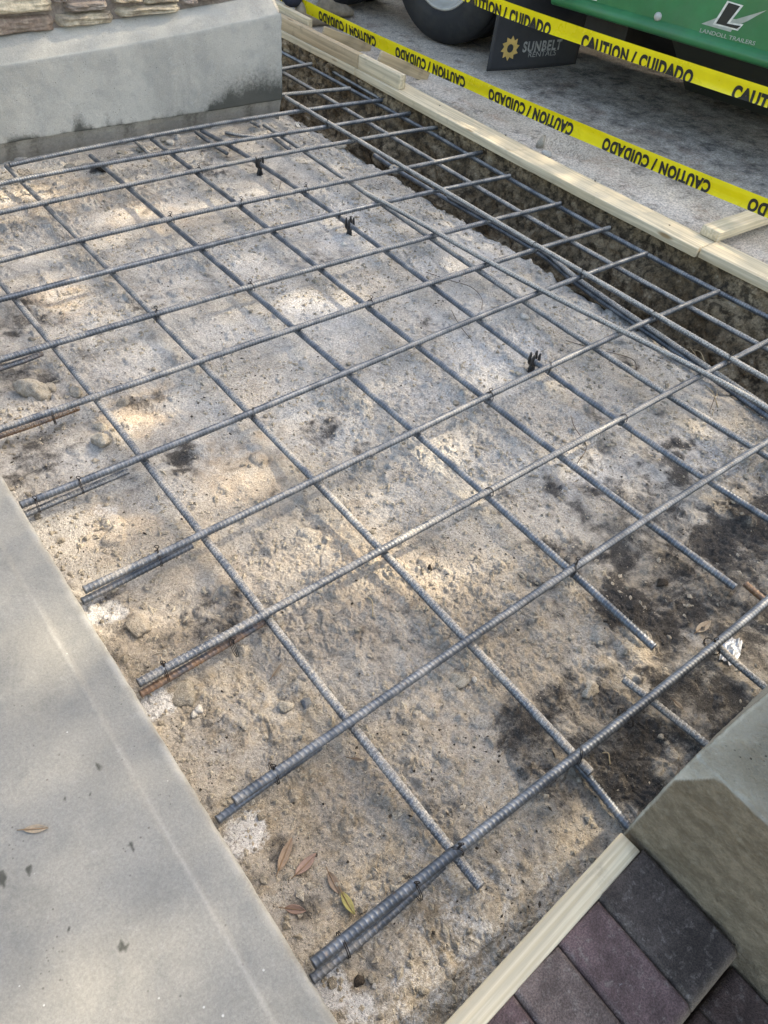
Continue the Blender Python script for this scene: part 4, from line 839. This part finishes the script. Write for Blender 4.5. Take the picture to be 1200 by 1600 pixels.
# crumbs of soil and grit (uncountable)
def scatter(name, n, rmin, rmax, mat, dens, zlim=(-.2, 1.)):
    base = np.array([(1,0,0),(0,1,0),(-1,0,0),(0,-1,0),(0,0,1),(0,0,-1)], float); bf = np.array([(0,1,4),(1,2,4),(2,3,4),(3,0,4),(1,0,5),(2,1,5),(3,2,5),(0,3,5)])
    xs_ = RNG.uniform(.18, 2.36, n*4); ys_ = RNG.uniform(.0, 3.45, n*4); w = dens(xs_, ys_); keep = RNG.random(n*4) < w; xs_, ys_ = xs_[keep][:n], ys_[keep][:n]; n = len(xs_)
    r = rmin*(rmax/rmin)**(RNG.random(n)**2.2); ang = RNG.uniform(0, 6.3, n)
    B = base[None]*(1+RNG.normal(0, .28, (n, 6, 1)))*r[:, None, None]*np.stack([RNG.uniform(.7, 1.6, n), RNG.uniform(.6, 1.1, n), RNG.uniform(.4, .9, n)], -1)[:, None, :]
    c, s = np.cos(ang)[:, None], np.sin(ang)[:, None]; Xr = B[..., 0]*c-B[..., 1]*s; Yr = B[..., 0]*s+B[..., 1]*c
    ii, jj = ixy(xs_, ys_)
    V = np.stack([Xr+xs_[:, None], Yr+ys_[:, None], B[..., 2]+(Z[ii, jj]+.25*r)[:, None]], -1).reshape(-1, 3)
    F = (bf[None]+6*np.arange(n)[:, None, None]).reshape(-1, 3)
    o = mesh_np(name, V, F, mat, smooth=False); return o
M_cr = mat_rock('crumb_soil', (.29, .255, .20), (.52, .475, .40)); M_crd = mat_rock('crumb_dark', (.05, .042, .035), (.12, .10, .08))
notdark = lambda x, y: 1-.85*np.clip(spots(dark_spots, np.atleast_1d(x), np.atleast_1d(y), 0)*2., 0, 1)
dn1 = lambda x, y: notdark(x, y)*(.15+.85*sstep(-.2, .5, fbm(x*2.2, y*2.2, 61., 3)+.3*sstep(1.8, .3, y))); dn2 = lambda x, y: .12+.9*sstep(-.1, .5, fbm(x*2.6, y*2.6, 71., 3))
tag(scatter('soil_crumbs', 20000, .0012, .0085, M_cr, dn1), 'loose sand-coloured crumbs and grit strewn over the sand bed', 'crumbs', kind='stuff')
tag(scatter('bark_crumbs', 3600, .0010, .0042, M_crd, dn2), 'dark bark and soil flecks strewn over the sand bed', 'crumbs', kind='stuff')

def clod_scatter(name, n, rmin, rmax, mat, dens):
    tm = [rock_mesh(1., (1, .8, .65), 5, k*7.3+1, .5) for k in range(14)]; Vs, Fs, b = [], [], 0
    while len(Vs) < n:
        x, y = RNG.uniform(.17, 2.34), RNG.uniform(.03, 3.44)
        if RNG.random() > dens(np.array(x), np.array(y))*notdark(x, y)[0]: continue
        V, F = tm[int(RNG.integers(14))]; r = rmin*(rmax/rmin)**(RNG.random()**2.0); a = RNG.uniform(0, 6.3); c, s_ = math.cos(a), math.sin(a)
        Vs.append(np.stack([x+r*(V[:, 0]*c-V[:, 1]*s_), y+r*(V[:, 0]*s_+V[:, 1]*c), ground_z(x, y)+r*(V[:, 2]+.15)], -1)); Fs.append(np.array(F)+b); b += len(V)
    return mesh_np(name, np.vstack(Vs), np.vstack(Fs), mat, smooth=False)
dn3 = lambda x, y: np.clip(.06+.9*sstep(.42, .17, x)*sstep(-.35, .3, fbm(x*5, y*5, 91., 3))+.6*sstep(2.05, 2.3, x)*sstep(-.1, .4, fbm(x*5, y*5, 93., 3))+.7*sstep(3.15, 3.4, y)+.5*sstep(.15, .5, fbm(x*3, y*3, 95., 3))*sstep(1.6, .6, y), 0, 1)
tag(clod_scatter('soil_clods', 1500, .0035, .0125, M_cr, dn3), 'broken clods of dry soil heaped along the slab edge, wall foot and trench lip', 'clods', kind='stuff')

# ------------------------------------------------------------------ caution tapes
M_tape = mat_simple('yellow_tape', (.80, .67, .012), .30, 0, .10, 3, .004, .5)
def text_mesh(body, size, bold=.0, sx=1.):
    cu_ = bpy.data.curves.new('lettering', 'FONT'); cu_.body = body; cu_.size = size; cu_.offset = bold; cu_.space_character = 1.16 if bold > .03 else 1.; cu_.resolution_u = 4; cu_.align_x = 'LEFT'
    tmp = bpy.data.objects.new('lettering', cu_); COL.objects.link(tmp); dg = bpy.context.evaluated_depsgraph_get(); dg.update()
    me = bpy.data.meshes.new_from_object(tmp.evaluated_get(dg)); V = np.array([v.co[:] for v in me.vertices]); F = [tuple(p.vertices) for p in me.polygons]
    bpy.data.objects.remove(tmp); bpy.data.meshes.remove(me); V[:, 0] *= sx; return V, F
def subdiv_cut(V, F, zmin):
    """drop what lies below the fold line zmin (letters run off the folded edge)"""
    V = V.copy(); V[:, 1] = np.maximum(V[:, 1], zmin); return V, F
def tape(xc, pts, width, words, flip, cut, label, period, y_first, count, folds):
    pts = np.array(pts); o0 = pts.mean(0); r = empty('caution_tape', o0); tag(r, label, 'tape', 'yellow caution tapes')
    path = pts[np.argsort(-pts[:, 1])]; yy = np.linspace(path[0, 1]+1.2, path[-1, 1]-1.6, 320)   # from far (left in view) to near
    c = np.polyfit(path[:, 1], path[:, 2], 3); lo_, hi_ = path[-1, 1], path[0, 1]
    def zc_(y): q_ = np.clip(y, lo_, hi_); return np.polyval(c, q_)+.04*(y-q_)*np.where(y > q_, 1, -1)
    
    def surf(y, v):      # v 0 (top) .. 1 (bottom)
        return np.stack([xc+.006*fbm(y*1.2, 0*y, 4., 2)+.010*np.sin(v*2.6+1.5*perlin(y*1.1, 0*y+2., folds))*(v)+.003*perlin(y*3, v*2, folds), y, zc_(y)-width*v*(1+.03*perlin(y*2., 0*y, folds))], -1)
    vs = np.linspace(0, 1, 9); YY, VV = np.meshgrid(yy, vs, indexing='ij'); A = surf(YY, VV); A = A.reshape(-1, 3)-o0
    Bk = A+np.array([.0004, 0, 0]); f = grid_faces(len(yy), 9); k = len(A)
    mesh_np('tape_band', np.vstack([A, Bk]), np.vstack([f[:, ::-1], f+k]), M_tape, r)
    ch = .051
    V, F = text_mesh(words, 1.0, .058); V, F = V.copy(), F
    L = V[:, 0].max()-V[:, 0].min(); hcap = .73
    u = (V[:, 0]-V[:, 0].min())/L; v = V[:, 1]/hcap
    for q in range(count):
        ys0 = y_first-q*period; LL = period*.762
        if flip: y = ys0-LL+u*LL; vv = 1-(1-v)*ch/width+cut/width if False else (1+cut/width)-(v*0+1-0)*0-((1-v)*0) if False else None
        if flip: vv = (width-ch+cut)/width+(1-(1-v))*0+(1-v)*0+ (1-0)*0 + v*ch/width
        else: y = ys0-u*LL; vv = (width-ch+cut)/width+(1-v)*ch/width
        m_ = np.minimum(vv, 1.0); P_ = surf(y, m_)-o0; P_[:, 0] -= .0012
        keep = [fc for fc in F if not all(vv[i] >= 1.0 for i in fc)]
        o = mesh_np('lettering', P_, keep, M_ink, r)
t1 = [atx(px, py, 3.05) for px, py in [(380,-48),(470,2),(540,27),(600,56),(660,88),(760,129),(830,160),(900,187),(980,222),(1060,255),(1130,285),(1200,311),(1300,349)]]
tape(3.05, t1, .068, 'CAUTION / CUIDADO', True, .004, 'lower yellow caution tape with upside-down lettering, just behind the form board', .753, 5.09, 7, 3.)
t2 = [atx(px, py, 3.03) for px, py in [(640,-60),(700,-31),(790,1),(862,26),(900,39),(983,66),(1083,99),(1150,122),(1200,137),(1300,168)]]
y2 = atx(912, 45, 3.03)[1]
tape(3.03, t2, .064, 'CAUTION / CUIDADO', False, .010, 'upper yellow caution tape with upright lettering, in front of the green trailer', .762, y2+.762*2, 5, 8.)

# ------------------------------------------------------------------ green trailer
phi = rad(9.5); TO = np.array([3.70, 2.9146, .04]); tr = empty('equipment_trailer', TO, phi)
tag(tr, 'green flatbed equipment trailer standing behind the caution tapes', 'trailer')
ex_ = np.array([math.cos(phi), math.sin(phi), 0]); ey_ = np.array([-math.sin(phi), math.cos(phi), 0])
def tl(P): P = np.asarray(P)-TO; return np.array([P@ex_, P@ey_, P[2]])
def tside(px, py, lx=0.): return tl(atplane(px, py, TO+ex_*lx, ex_))
zb = .416   # green bottom edge above ground
mb = MB(); prof_ = [(0.0, zb+.055), (-.004, zb+.050), (-.022, zb+.044), (-.034, zb+.030), (-.036, zb+.014), (-.028, zb+.002), (-.012, zb-.006), (.02, zb-.008), (.05, zb-.006), (.05, zb+.055)]
yl = [-3.4, -1.2, -.4, .14]; V = [(x, y, z) for y in yl for x, z in prof_]; n = len(prof_)
mb.add(V, [(i*n+j, (i+1)*n+j, (i+1)*n+(j+1) % n, i*n+(j+1) % n) for i in range(len(yl)-1) for j in range(n)]+[tuple(range(n)), tuple(range(3*n, 4*n))[::-1]]); mb.build('bottom_rail', M_green, tr)
mb = MB(); mb.box((.015, -1.63, zb+.055+.17), (.03, 3.54, .34)); sp = mb.build('side_panel', M_green, tr, smooth=False)
mb = MB(); mb.box((1.2, -.4, zb+.43), (2.4, 6.0, .07)); mb.build('deck', M_steel, tr, smooth=False)
mb = MB(); mb.box((.02, 1.7, zb+.41), (.05, 3.0, .11)); mb.build('fender_rail', M_green, tr, smooth=False)
mb = MB()
for y in (-2.4, -1.3, .2, 2.4): mb.box((1.2, y, zb+.32), (2.2, .10, .14))
mb.box((.75, -.5, zb+.22), (.12, 6.0, .26)); mb.box((1.65, -.5, zb+.22), (.12, 6.0, .26)); mb.box((2.38, -.5, .24), (.06, 6.0, .42)); mb.build('chassis', M_steel, tr, smooth=False)  # last box is a far-side skirt added to block bright gaps
mb = MB(); mb.tube([(1.0, -1.2, .26), (1.0, .7, .26)], .22, 24); mb.build('gap_blocker', M_steel, tr)  # added shape, blocks the bright gap beneath the trailer
mb = MB(); mb.box((.34, -.10, .345), (.30, .26, .17)); mb.build('tool_box', M_steel, tr, smooth=False)
# tread plate ramp folded beneath
tread = empty('tread_ramp', (0, 0, 0)); tread.parent = tr
mb = MB(); mb.add([(.10, -.52, .40), (.52, -.52, .10), (.52, -2.6, .10), (.10, -2.6, .40), (.10, -.52, .39), (.52, -.52, .09), (.52, -2.6, .09), (.10, -2.6, .39)], [(0, 3, 2, 1), (4, 5, 6, 7), (0, 1, 5, 4), (1, 2, 6, 5), (2, 3, 7, 6), (3, 0, 4, 7)])
nrm = np.array([-.30, 0, -.42]); nrm /= np.linalg.norm(nrm)
M_tread = mat_simple('dark_tread_plate', (.05, .055, .045), .5, .4, .3, 30); bpl = mb.build('ramp_plate', M_tread, tread, smooth=False)
mb = MB(); nr2 = np.array([-.58, 0, -.81])
for a in range(9):
    for b in range(24):
        f_ = (a+.5)/9; y = -.56-b*.085-(a % 2)*.042; c = np.array([.10+.42*f_, y, .40-.30*f_]); d = np.array([.026, .0, -.0186])*.55 if (a+b) % 2 else np.array([0, .022, 0]); w = np.array([0, .006, 0]) if (a+b) % 2 else np.array([.006, 0, -.0043]); nn = np.array([-.0037, 0, -.0052])*.8
        nn = np.array([-.58, 0, -.81])*.004 
        for sgn in (1, -1):
            nn_ = nn*sgn; mb.add([c-d-w, c+d-w, c+d+w, c-d+w, c-d*.8+nn_, c+d*.8+nn_], [(0, 1, 5, 4), (2, 3, 4, 5), (1, 2, 5), (3, 0, 4)])
mb.build('tread_bar', M_tread, tread, smooth=False)
# wheels (dual, tandem)
def wheel(lx, ly, outer=True):
    w = empty('wheel', (lx, ly, .42)); w.parent = tr
    mb = MB(); mb.lathe([(.03, .235), (.006, .25), (0, .29), (.004, .335), (.018, .375), (.034, .400), (.050, .414), (.070, .420), (.094, .420), (.096, .408), (.104, .408), (.106, .420), (.144, .420), (.146, .408), (.154, .408), (.156, .420), (.180, .420), (.20, .414), (.22, .395), (.245, .33), (.25, .27), (.225, .235)], 72); 
    mb.build('tyre', M_rubber, w)
    mb = MB(); mb.lathe([(.03, .238), (.020, .240), (.016, .228), (.026, .222), (.05, .214), (.075, .200), (.082, .150), (.070, .10), (.05, .085), (.045, .06), (.04, .0)], 56); mb.build('rim', M_rim, w)
    if outer:
        for k in range(8):
            t = 2*math.pi*k/8; mb = MB(); mb.lathe([(.055, .014), (.055, .0)], 6, 'x', (0, .125*math.cos(t), .125*math.sin(t))); mb.lathe([(.08, .014), (.055, .014)], 6, 'x', (0, .125*math.cos(t), .125*math.sin(t))); mb.build('lug_nut', M_steel, w, smooth=False)
wheel(.13, 1.02); wheel(.42, 1.02, False); wheel(.13, 2.0); wheel(.42, 2.0, False); wheel(2.0, 1.02, False); wheel(2.0, 2.0, False)
mb = MB(); mb.tube([(.2, 1.02, .42), (2.2, 1.02, .42)], .06, 12); mb.tube([(.2, 2.0, .42), (2.2, 2.0, .42)], .06, 12); mb.build('axle', M_steel, tr)
# mud flap with emblem and lettering; its free edge has swung back
F0 = tl(at(761, 110, .065)); F1 = tl(at(900, 99, .065)); fd = F1-F0; fd[2] = 0; fw = np.linalg.norm(fd); fd /= fw
fn = np.array([fd[1], -fd[0], 0]); fn = -fn if (TO+ex_*fn[0]+ey_*fn[1]-TO)@(CAM-TO) < 0 else fn
def fpl(px, py):
    Pw = TO+ex_*F0[0]+ey_*F0[1]; nw = ex_*fn[0]+ey_*fn[1]; P = tl(atplane(px, py, Pw, nw)); return (P-F0)@fd, P[2]
flap = empty('mud_flap', (F0[0], F0[1], 0)); flap.parent = tr
def fp(u, z, off=0.):
    sway = .012*np.sin(np.asarray(u)*5)*sstep(.45, .0, np.asarray(z)); b = np.asarray(fd)[None, :]*np.asarray(u)[..., None] if np.ndim(u) else fd*u
    return np.stack([np.asarray(u)*fd[0]+(sway+off)*fn[0], np.asarray(u)*fd[1]+(sway+off)*fn[1], np.asarray(z)+0*np.asarray(u)], -1)
uu, zz_ = np.meshgrid(np.linspace(0, fw, 30), np.linspace(.02, .47, 22), indexing='ij')
uu2 = uu+.03*(zz_-.02)*(1-uu/fw)*.8
A = fp(uu2, zz_).reshape(-1, 3); Bk = fp(uu2, zz_, -.008).reshape(-1, 3); f = grid_faces(30, 22); k = len(A)
b = [i*22 for i in range(30)]+[29*22+j for j in range(1, 22)]+[i*22+21 for i in range(28, -1, -1)]+[j for j in range(20, 0, -1)]
rim = np.array([(b[i], b[(i+1) % len(b)], k+b[(i+1) % len(b)], k+b[i]) for i in range(len(b))])
mesh_np('flap_sheet', np.vstack([A, Bk]), np.vstack([f, f[:, ::-1]+k, rim[:, ::-1]]), M_flap, flap)
cu0, cz0 = fpl(796, 75); ru = abs(fpl(811, 74)[0]-fpl(783, 76)[0])/2; rz_ = abs(fpl(797, 56)[1]-fpl(796, 95)[1])/2
ru = min(max(ru, .04), .12); rz_ = min(max(rz_, .04), .12)
V = []; nt = 10
for i in range(nt*2):
    t = 2*math.pi*(i//2)/nt+(.0 if i % 2 == 0 else .42); rr = 1. if i % 2 == 0 else .70; V.append((rr*math.sin(t+.1), rr*math.cos(t+.1)))
inn = [(.34*math.sin(2*math.pi*(i+.5)/(nt*2)), .34*math.cos(2*math.pi*(i+.5)/(nt*2))) for i in range(nt*2)]
P2 = np.array(V+inn); n2_ = nt*2
mesh_np('emblem', fp(cu0+ru*P2[:, 0], cz0+rz_*P2[:, 1], .002), [(i, (i+1) % n2_, n2_+(i+1) % n2_, n2_+i) for i in range(n2_)], M_gold, flap, smooth=False)
def flap_text(body, pxa, pxb, pyt, pyb, bold, mat):
    V, F = text_mesh(body, 1., bold); u0, _ = fpl(pxa, (pyt+pyb)/2); u1, _ = fpl(pxb, (pyt+pyb)/2); m = (pxa+pxb)/2; zt_ = fpl(m, pyt)[1]; zb_ = fpl(m, pyb)[1]
    u = u0+(V[:, 0]-V[:, 0].min())/(V[:, 0].max()-V[:, 0].min())*(u1-u0); z = zb_+(V[:, 1]-V[:, 1].min())/(V[:, 1].max()-V[:, 1].min())*(zt_-zb_)
    mesh_np('lettering', fp(u, z, .002), F, mat, flap, smooth=False)
M_sgrey = mat_simple('grey_ink', (.33, .34, .34), .5, 0, .35, 40)
flap_text('SUNBELT', 816, 876, 62.5, 79, .035, M_sgrey); flap_text('RENTALS', 824, 867, 79, 87, .0, M_sgrey)
# decals on the side panel
def side_poly(pxs, off, mat, name):
    P_ = [tside(*q) for q in pxs]; V = [(-.0006-off, p[1], p[2]) for p in P_]; mesh_np(name, V, [tuple(range(len(V)))], mat, tr, smooth=False)
side_poly([(1096,37),(1125,26),(1150,30),(1198,16),(1168,33),(1146,42),(1142,50)], .0008, M_silver, 'decal')
side_poly([(1137,1),(1162,8.5),(1141,35),(1162,38),(1153,48),(1114,38)], .0016, M_white, 'decal')
side_poly([(1139,4),(1157,9.5),(1136,36.5),(1158,40.5),(1151.5,45),(1119,36.5)], .0024, M_ink, 'emblem')
V, F = text_mesh('LANDOLL TRAILERS', 1., .01); a, b_, c, d = tside(1093,50), tside(1179,71), tside(1093,43), tside(1179,64)
uu = (V[:, 0]-V[:, 0].min())/(V[:, 0].max()-V[:, 0].min()); vv = V[:, 1]/.73
zt_ = (a[2]+(b_[2]-a[2])*uu)+vv*((c[2]-a[2])*(1-uu)+(d[2]-b_[2])*uu)
mesh_np('lettering', np.stack([np.full_like(uu, -.0014), a[1]+(b_[1]-a[1])*uu, zt_], -1), F, M_silver, tr, smooth=False)
bp = tside(1028, 26); mb = MB(); mb.lathe([(-.014, .0), (-.014, .010), (-.009, .016), (-.004, .019), (.0, .020)], 18, 'x', (0, bp[1], bp[2])); mb.build('bolt', M_rim, tr)
r0, r1 = tside(905, 4), tside(931, 7); mb = MB(); mb.box((-.002, (r0[1]+r1[1])/2+.01, zb+.055+.035), (.004, abs(r1[1]-r0[1])+.02, .06)); mb.build('reflector', M_white, tr, smooth=False)

# ------------------------------------------------------------------ worker standing behind the form boards
def skin_obj(name, joints, edges, radii, mat, parent, sub=2):
    me = bpy.data.meshes.new(name); me.from_pydata(joints, edges, []); o = bpy.data.objects.new(name, me); COL.objects.link(o); o.parent = parent
    o.modifiers.new('Skin', 'SKIN'); o.modifiers.new('Sub', 'SUBSURF').levels = sub; o.modifiers['Sub'].render_levels = sub
    for i, r in enumerate(radii): me.skin_vertices[0].data[i].radius = (r, r) if np.isscalar(r) else r
    me.skin_vertices[0].data[0].use_root = True
    dg = bpy.context.evaluated_depsgraph_get(); dg.update(); m2 = bpy.data.meshes.new_from_object(o.evaluated_get(dg)); o.modifiers.clear(); o.data = m2; m2.materials.clear(); m2.materials.append(mat)
    for p in m2.polygons: p.use_smooth = True
    return o
b1, b2 = at(528, 24, .05), at(494, 37, .05); b1[2] = b2[2] = .04
pc = (b1+b2)/2+np.array([-.05, .18, 0]); wk = empty('person', (pc[0], pc[1], .04)); tag(wk, 'person in dark navy trousers and dusty tan boots standing behind the stacked boards', 'person')
f1, f2 = b1-np.array([pc[0], pc[1], .04]), b2-np.array([pc[0], pc[1], .04])
a1, a2 = f1+np.array([-.13, .05, .10]), f2+np.array([-.14, .04, .10])
hipc = np.array([-.12, .12, .92])
J = [hipc, hipc+[0, 0, .18], hipc+[0, 0, .40], hipc+[.0, -.01, .53], hipc+[.02, -.01, .60], hipc+[.03, -.01, .72],
     hipc+[.06, .09, -.05], a1+[-.02, .03, .38], a1, hipc+[-.05, -.09, -.05], a2+[-.02, .03, .38], a2,
     hipc+[.04, .19, .46], hipc+[.06, .24, .19], hipc+[.18, .22, -.02], hipc+[-.04, -.19, .46], hipc+[-.02, -.24, .19], hipc+[.10, -.22, -.02]]
Ed = [(0,1),(1,2),(2,3),(3,4),(4,5),(0,6),(6,7),(7,8),(0,9),(9,10),(10,11),(2,12),(12,13),(13,14),(2,15),(15,16),(16,17)]
Rr = [.11,.115,.13,.06,.085,.085,.08,.055,.042,.08,.055,.042,.052,.042,.032,.052,.042,.032]
skin_obj('body', [tuple(j) for j in J], Ed, Rr, M_skin, wk)
skin_obj('trousers', [tuple(hipc+[0, 0, .04]), tuple(J[6]), tuple(J[7]), tuple(a1+[0, .01, -.015]), tuple(J[9]), tuple(J[10]), tuple(a2+[0, .01, -.015])], [(0,1),(1,2),(2,3),(0,4),(4,5),(5,6)], [.135,.10,.080,.078,.10,.080,.078], M_navy, wk)
skin_obj('shirt', [tuple(hipc+[0, 0, .03]), tuple(J[1]), tuple(J[2]), tuple(J[12]), tuple((J[12]+J[13])/2), tuple(J[15]), tuple((J[15]+J[16])/2)], [(0,1),(1,2),(2,3),(3,4),(2,5),(5,6)], [.14,.14,.155,.075,.065,.075,.065], M_shirt, wk)
skin_obj('hair', [tuple(J[5]+[-.015, 0, .035]), tuple(J[5]+[-.03, 0, .0])], [(0,1)], [.082,.08], M_ink, wk)
for f, a in ((f1, a1), (f2, a2)):
    n = 24; V = []; sec = [(-.155, .030, .055), (-.15, .04, .095), (-.12, .045, .14), (-.075, .045, .125), (-.03, .046, .088), (.02, .050, .075), (.07, .050, .066), (.10, .040, .050), (.115, .022, .03)]
    for x, w, h in sec:
        for k in range(12):
            t = 2*math.pi*k/12; V.append((f[0]+x, f[1]+.04*(-x)*.3+w*math.cos(t), max(0, h/2+h/2*math.sin(t))))
    F = [(i*12+k, i*12+(k+1) % 12, (i+1)*12+(k+1) % 12, (i+1)*12+k) for i in range(len(sec)-1) for k in range(12)]+[tuple(range(12))[::-1], tuple(range(96, 108))]
    mesh_np('boot', V, [q[::-1] for q in F], M_boot, wk)

# ------------------------------------------------------------------ shade tree outside the frame: it throws the dappled shade of the photo
EL, AZ_ = rad(42), rad(-4); sd = np.array([math.cos(EL)*math.cos(AZ_), math.cos(EL)*math.sin(AZ_), math.sin(EL)])
holes = []  # crown gaps shaped so sunlight lands on these ground patches
for px, py, rx, ry in [(40,292,.13,.05),(215,326,.17,.045),(330,318,.06,.03),(470,462,.10,.06),(540,470,.08,.05),(110,460,.07,.05),(215,650,.16,.07),(600,880,.20,.085),(520,840,.10,.05),(690,700,.14,.06),(740,770,.08,.05),(1005,1030,.09,.05),(775,182,.07,.07),(1040,335,.16,.07),(1165,345,.12,.06),(900,700,.06,.04),(700,900,.09,.05),(90,1000,.10,.08),(380,740,.10,.05),(860,585,.07,.04),(620,170,.10,.08),(820,230,.06,.06),(1100,660,.05,.05),(480,120,.0,.0)]:
    if rx: c = at(px, py, -.05 if not (px > 700 and py < 350) else .05); c = at(90, 1000, .08) if (px, py) == (90, 1000) else c; holes.append((c[0], c[1], c[2], rx, ry))
CC = np.array([1.5, 1.7, 0])+sd*12.0
tree = empty('shade_tree', (CC[0]+.6, CC[1]-.2, .04)); tag(tree, 'broadleaf tree outside the frame beyond the trailer, throwing dappled shade', 'tree')
TL = np.array(tree.location)
N_ = 47000
d = RNG.normal(size=(N_, 3)); d /= np.linalg.norm(d, axis=1)[:, None]; rr = RNG.random(N_)**(1/2.2)
C = CC+d*rr[:, None]*np.array([3.9, 6.2, 3.9])*(1+.12*fbm(d[:, 0]*2, d[:, 1]*2, d[:, 2]*2, 3))[:, None]
keep = np.ones(N_, bool)
keep &= fbm(C[:, 0]*.5, C[:, 1]*.5, C[:, 2]*.5, 2) > -.62
for hx_, hy_, hz_, rx, ry in holes:
    t = (C[:, 2]-hz_)/sd[2]; gx, gy = C[:, 0]-t*sd[0], C[:, 1]-t*sd[1]
    q = ((gx-hx_)/(rx*.36+.05))**2+((gy-hy_)/(ry*.36+.045))**2; keep &= q > 1+.5*RNG.normal(size=N_)*0
C = C[keep]; n = len(C)
a = RNG.normal(size=(n, 3)); a /= np.linalg.norm(a, axis=1)[:, None]; a = a*.8+np.array([0, 0, .25])*RNG.normal(size=(n, 1)); bq = np.cross(a, RNG.normal(size=(n, 3))); bq /= np.linalg.norm(bq, axis=1)[:, None]+1e-9
l = RNG.uniform(.045, .085, n)[:, None]; w = l*.45
V = np.stack([C-a*l, C-a*l*.1+bq*w, C+a*l, C-a*l*.1-bq*w], 1).reshape(-1, 3)
M_leaf = mat_simple('tree_foliage', (.06, .10, .03), .5, 0, .35, 1.5)
mesh_np('crown', V-TL, np.arange(4*n).reshape(-1, 4), M_leaf, tree, smooth=False)
mb = MB(); mb.tube([(0, 0, 0), (.05, .05, 1.2), (-.1, .1, 2.6), (.0, .0, 4.2), (-.2, .2, 6.4)], [.28, .22, .19, .15, .05], 12)
for k in range(9):
    t = 2*math.pi*k/9; mb.tube([(-.05, .05, 2.8+.25*k), (1.2*math.cos(t), 1.4*math.sin(t), 4.2+.2*k), (2.3*math.cos(t), 3.0*math.sin(t), 5.2+.25*k)], [.09, .05, .015], 8)
mb.build('trunk', M_bark, tree)

# ------------------------------------------------------------------ light, sky, camera
w = bpy.data.worlds.new('World'); S.world = w; w.use_nodes = True; nt_ = w.node_tree; bg = nt_.nodes['Background']
sky = nt_.nodes.new('ShaderNodeTexSky'); sky.sky_type = 'NISHITA'; sky.sun_disc = False; sky.sun_elevation = EL; sky.sun_rotation = rad(90)-AZ_
sky.air_density = 1.0; sky.dust_density = 3.0; sky.ozone_density = 1.0; nt_.links.new(sky.outputs[0], bg.inputs[0]); bg.inputs[1].default_value = .15
sl = bpy.data.lights.new('sun', 'SUN'); sl.energy = 2.3; sl.angle = rad(.53); sl.color = (1, .93, .83); so = bpy.data.objects.new('sun', sl); COL.objects.link(so)
so.rotation_euler = Vector(sd).to_track_quat('Z', 'Y').to_euler(); so.location = (8, 0, 9)
cam = bpy.data.cameras.new('camera'); co = bpy.data.objects.new('camera', cam); COL.objects.link(co); S.camera = co
cam.sensor_fit = 'HORIZONTAL'; cam.sensor_width = 36; cam.lens = FX/1200*36; cam.clip_start = .02; cam.clip_end = 3000
co.matrix_world = Matrix(((cr[0], cu[0], -cd[0], 0), (cr[1], cu[1], -cd[1], 0), (cr[2], cu[2], -cd[2], CH), (0, 0, 0, 1)))
vs_ = S.view_settings; vs_.view_transform = 'Standard'; vs_.look = 'None'; vs_.gamma = 1; vs_.exposure = 2.02
vs_.use_white_balance = True; vs_.white_balance_temperature = 7950; vs_.white_balance_tint = 8
S.render.engine = 'CYCLES'; S.cycles.use_denoising = True; S.cycles.max_bounces = 6
try: S.cycles.denoising_prefilter = 'ACCURATE'
except Exception: pass
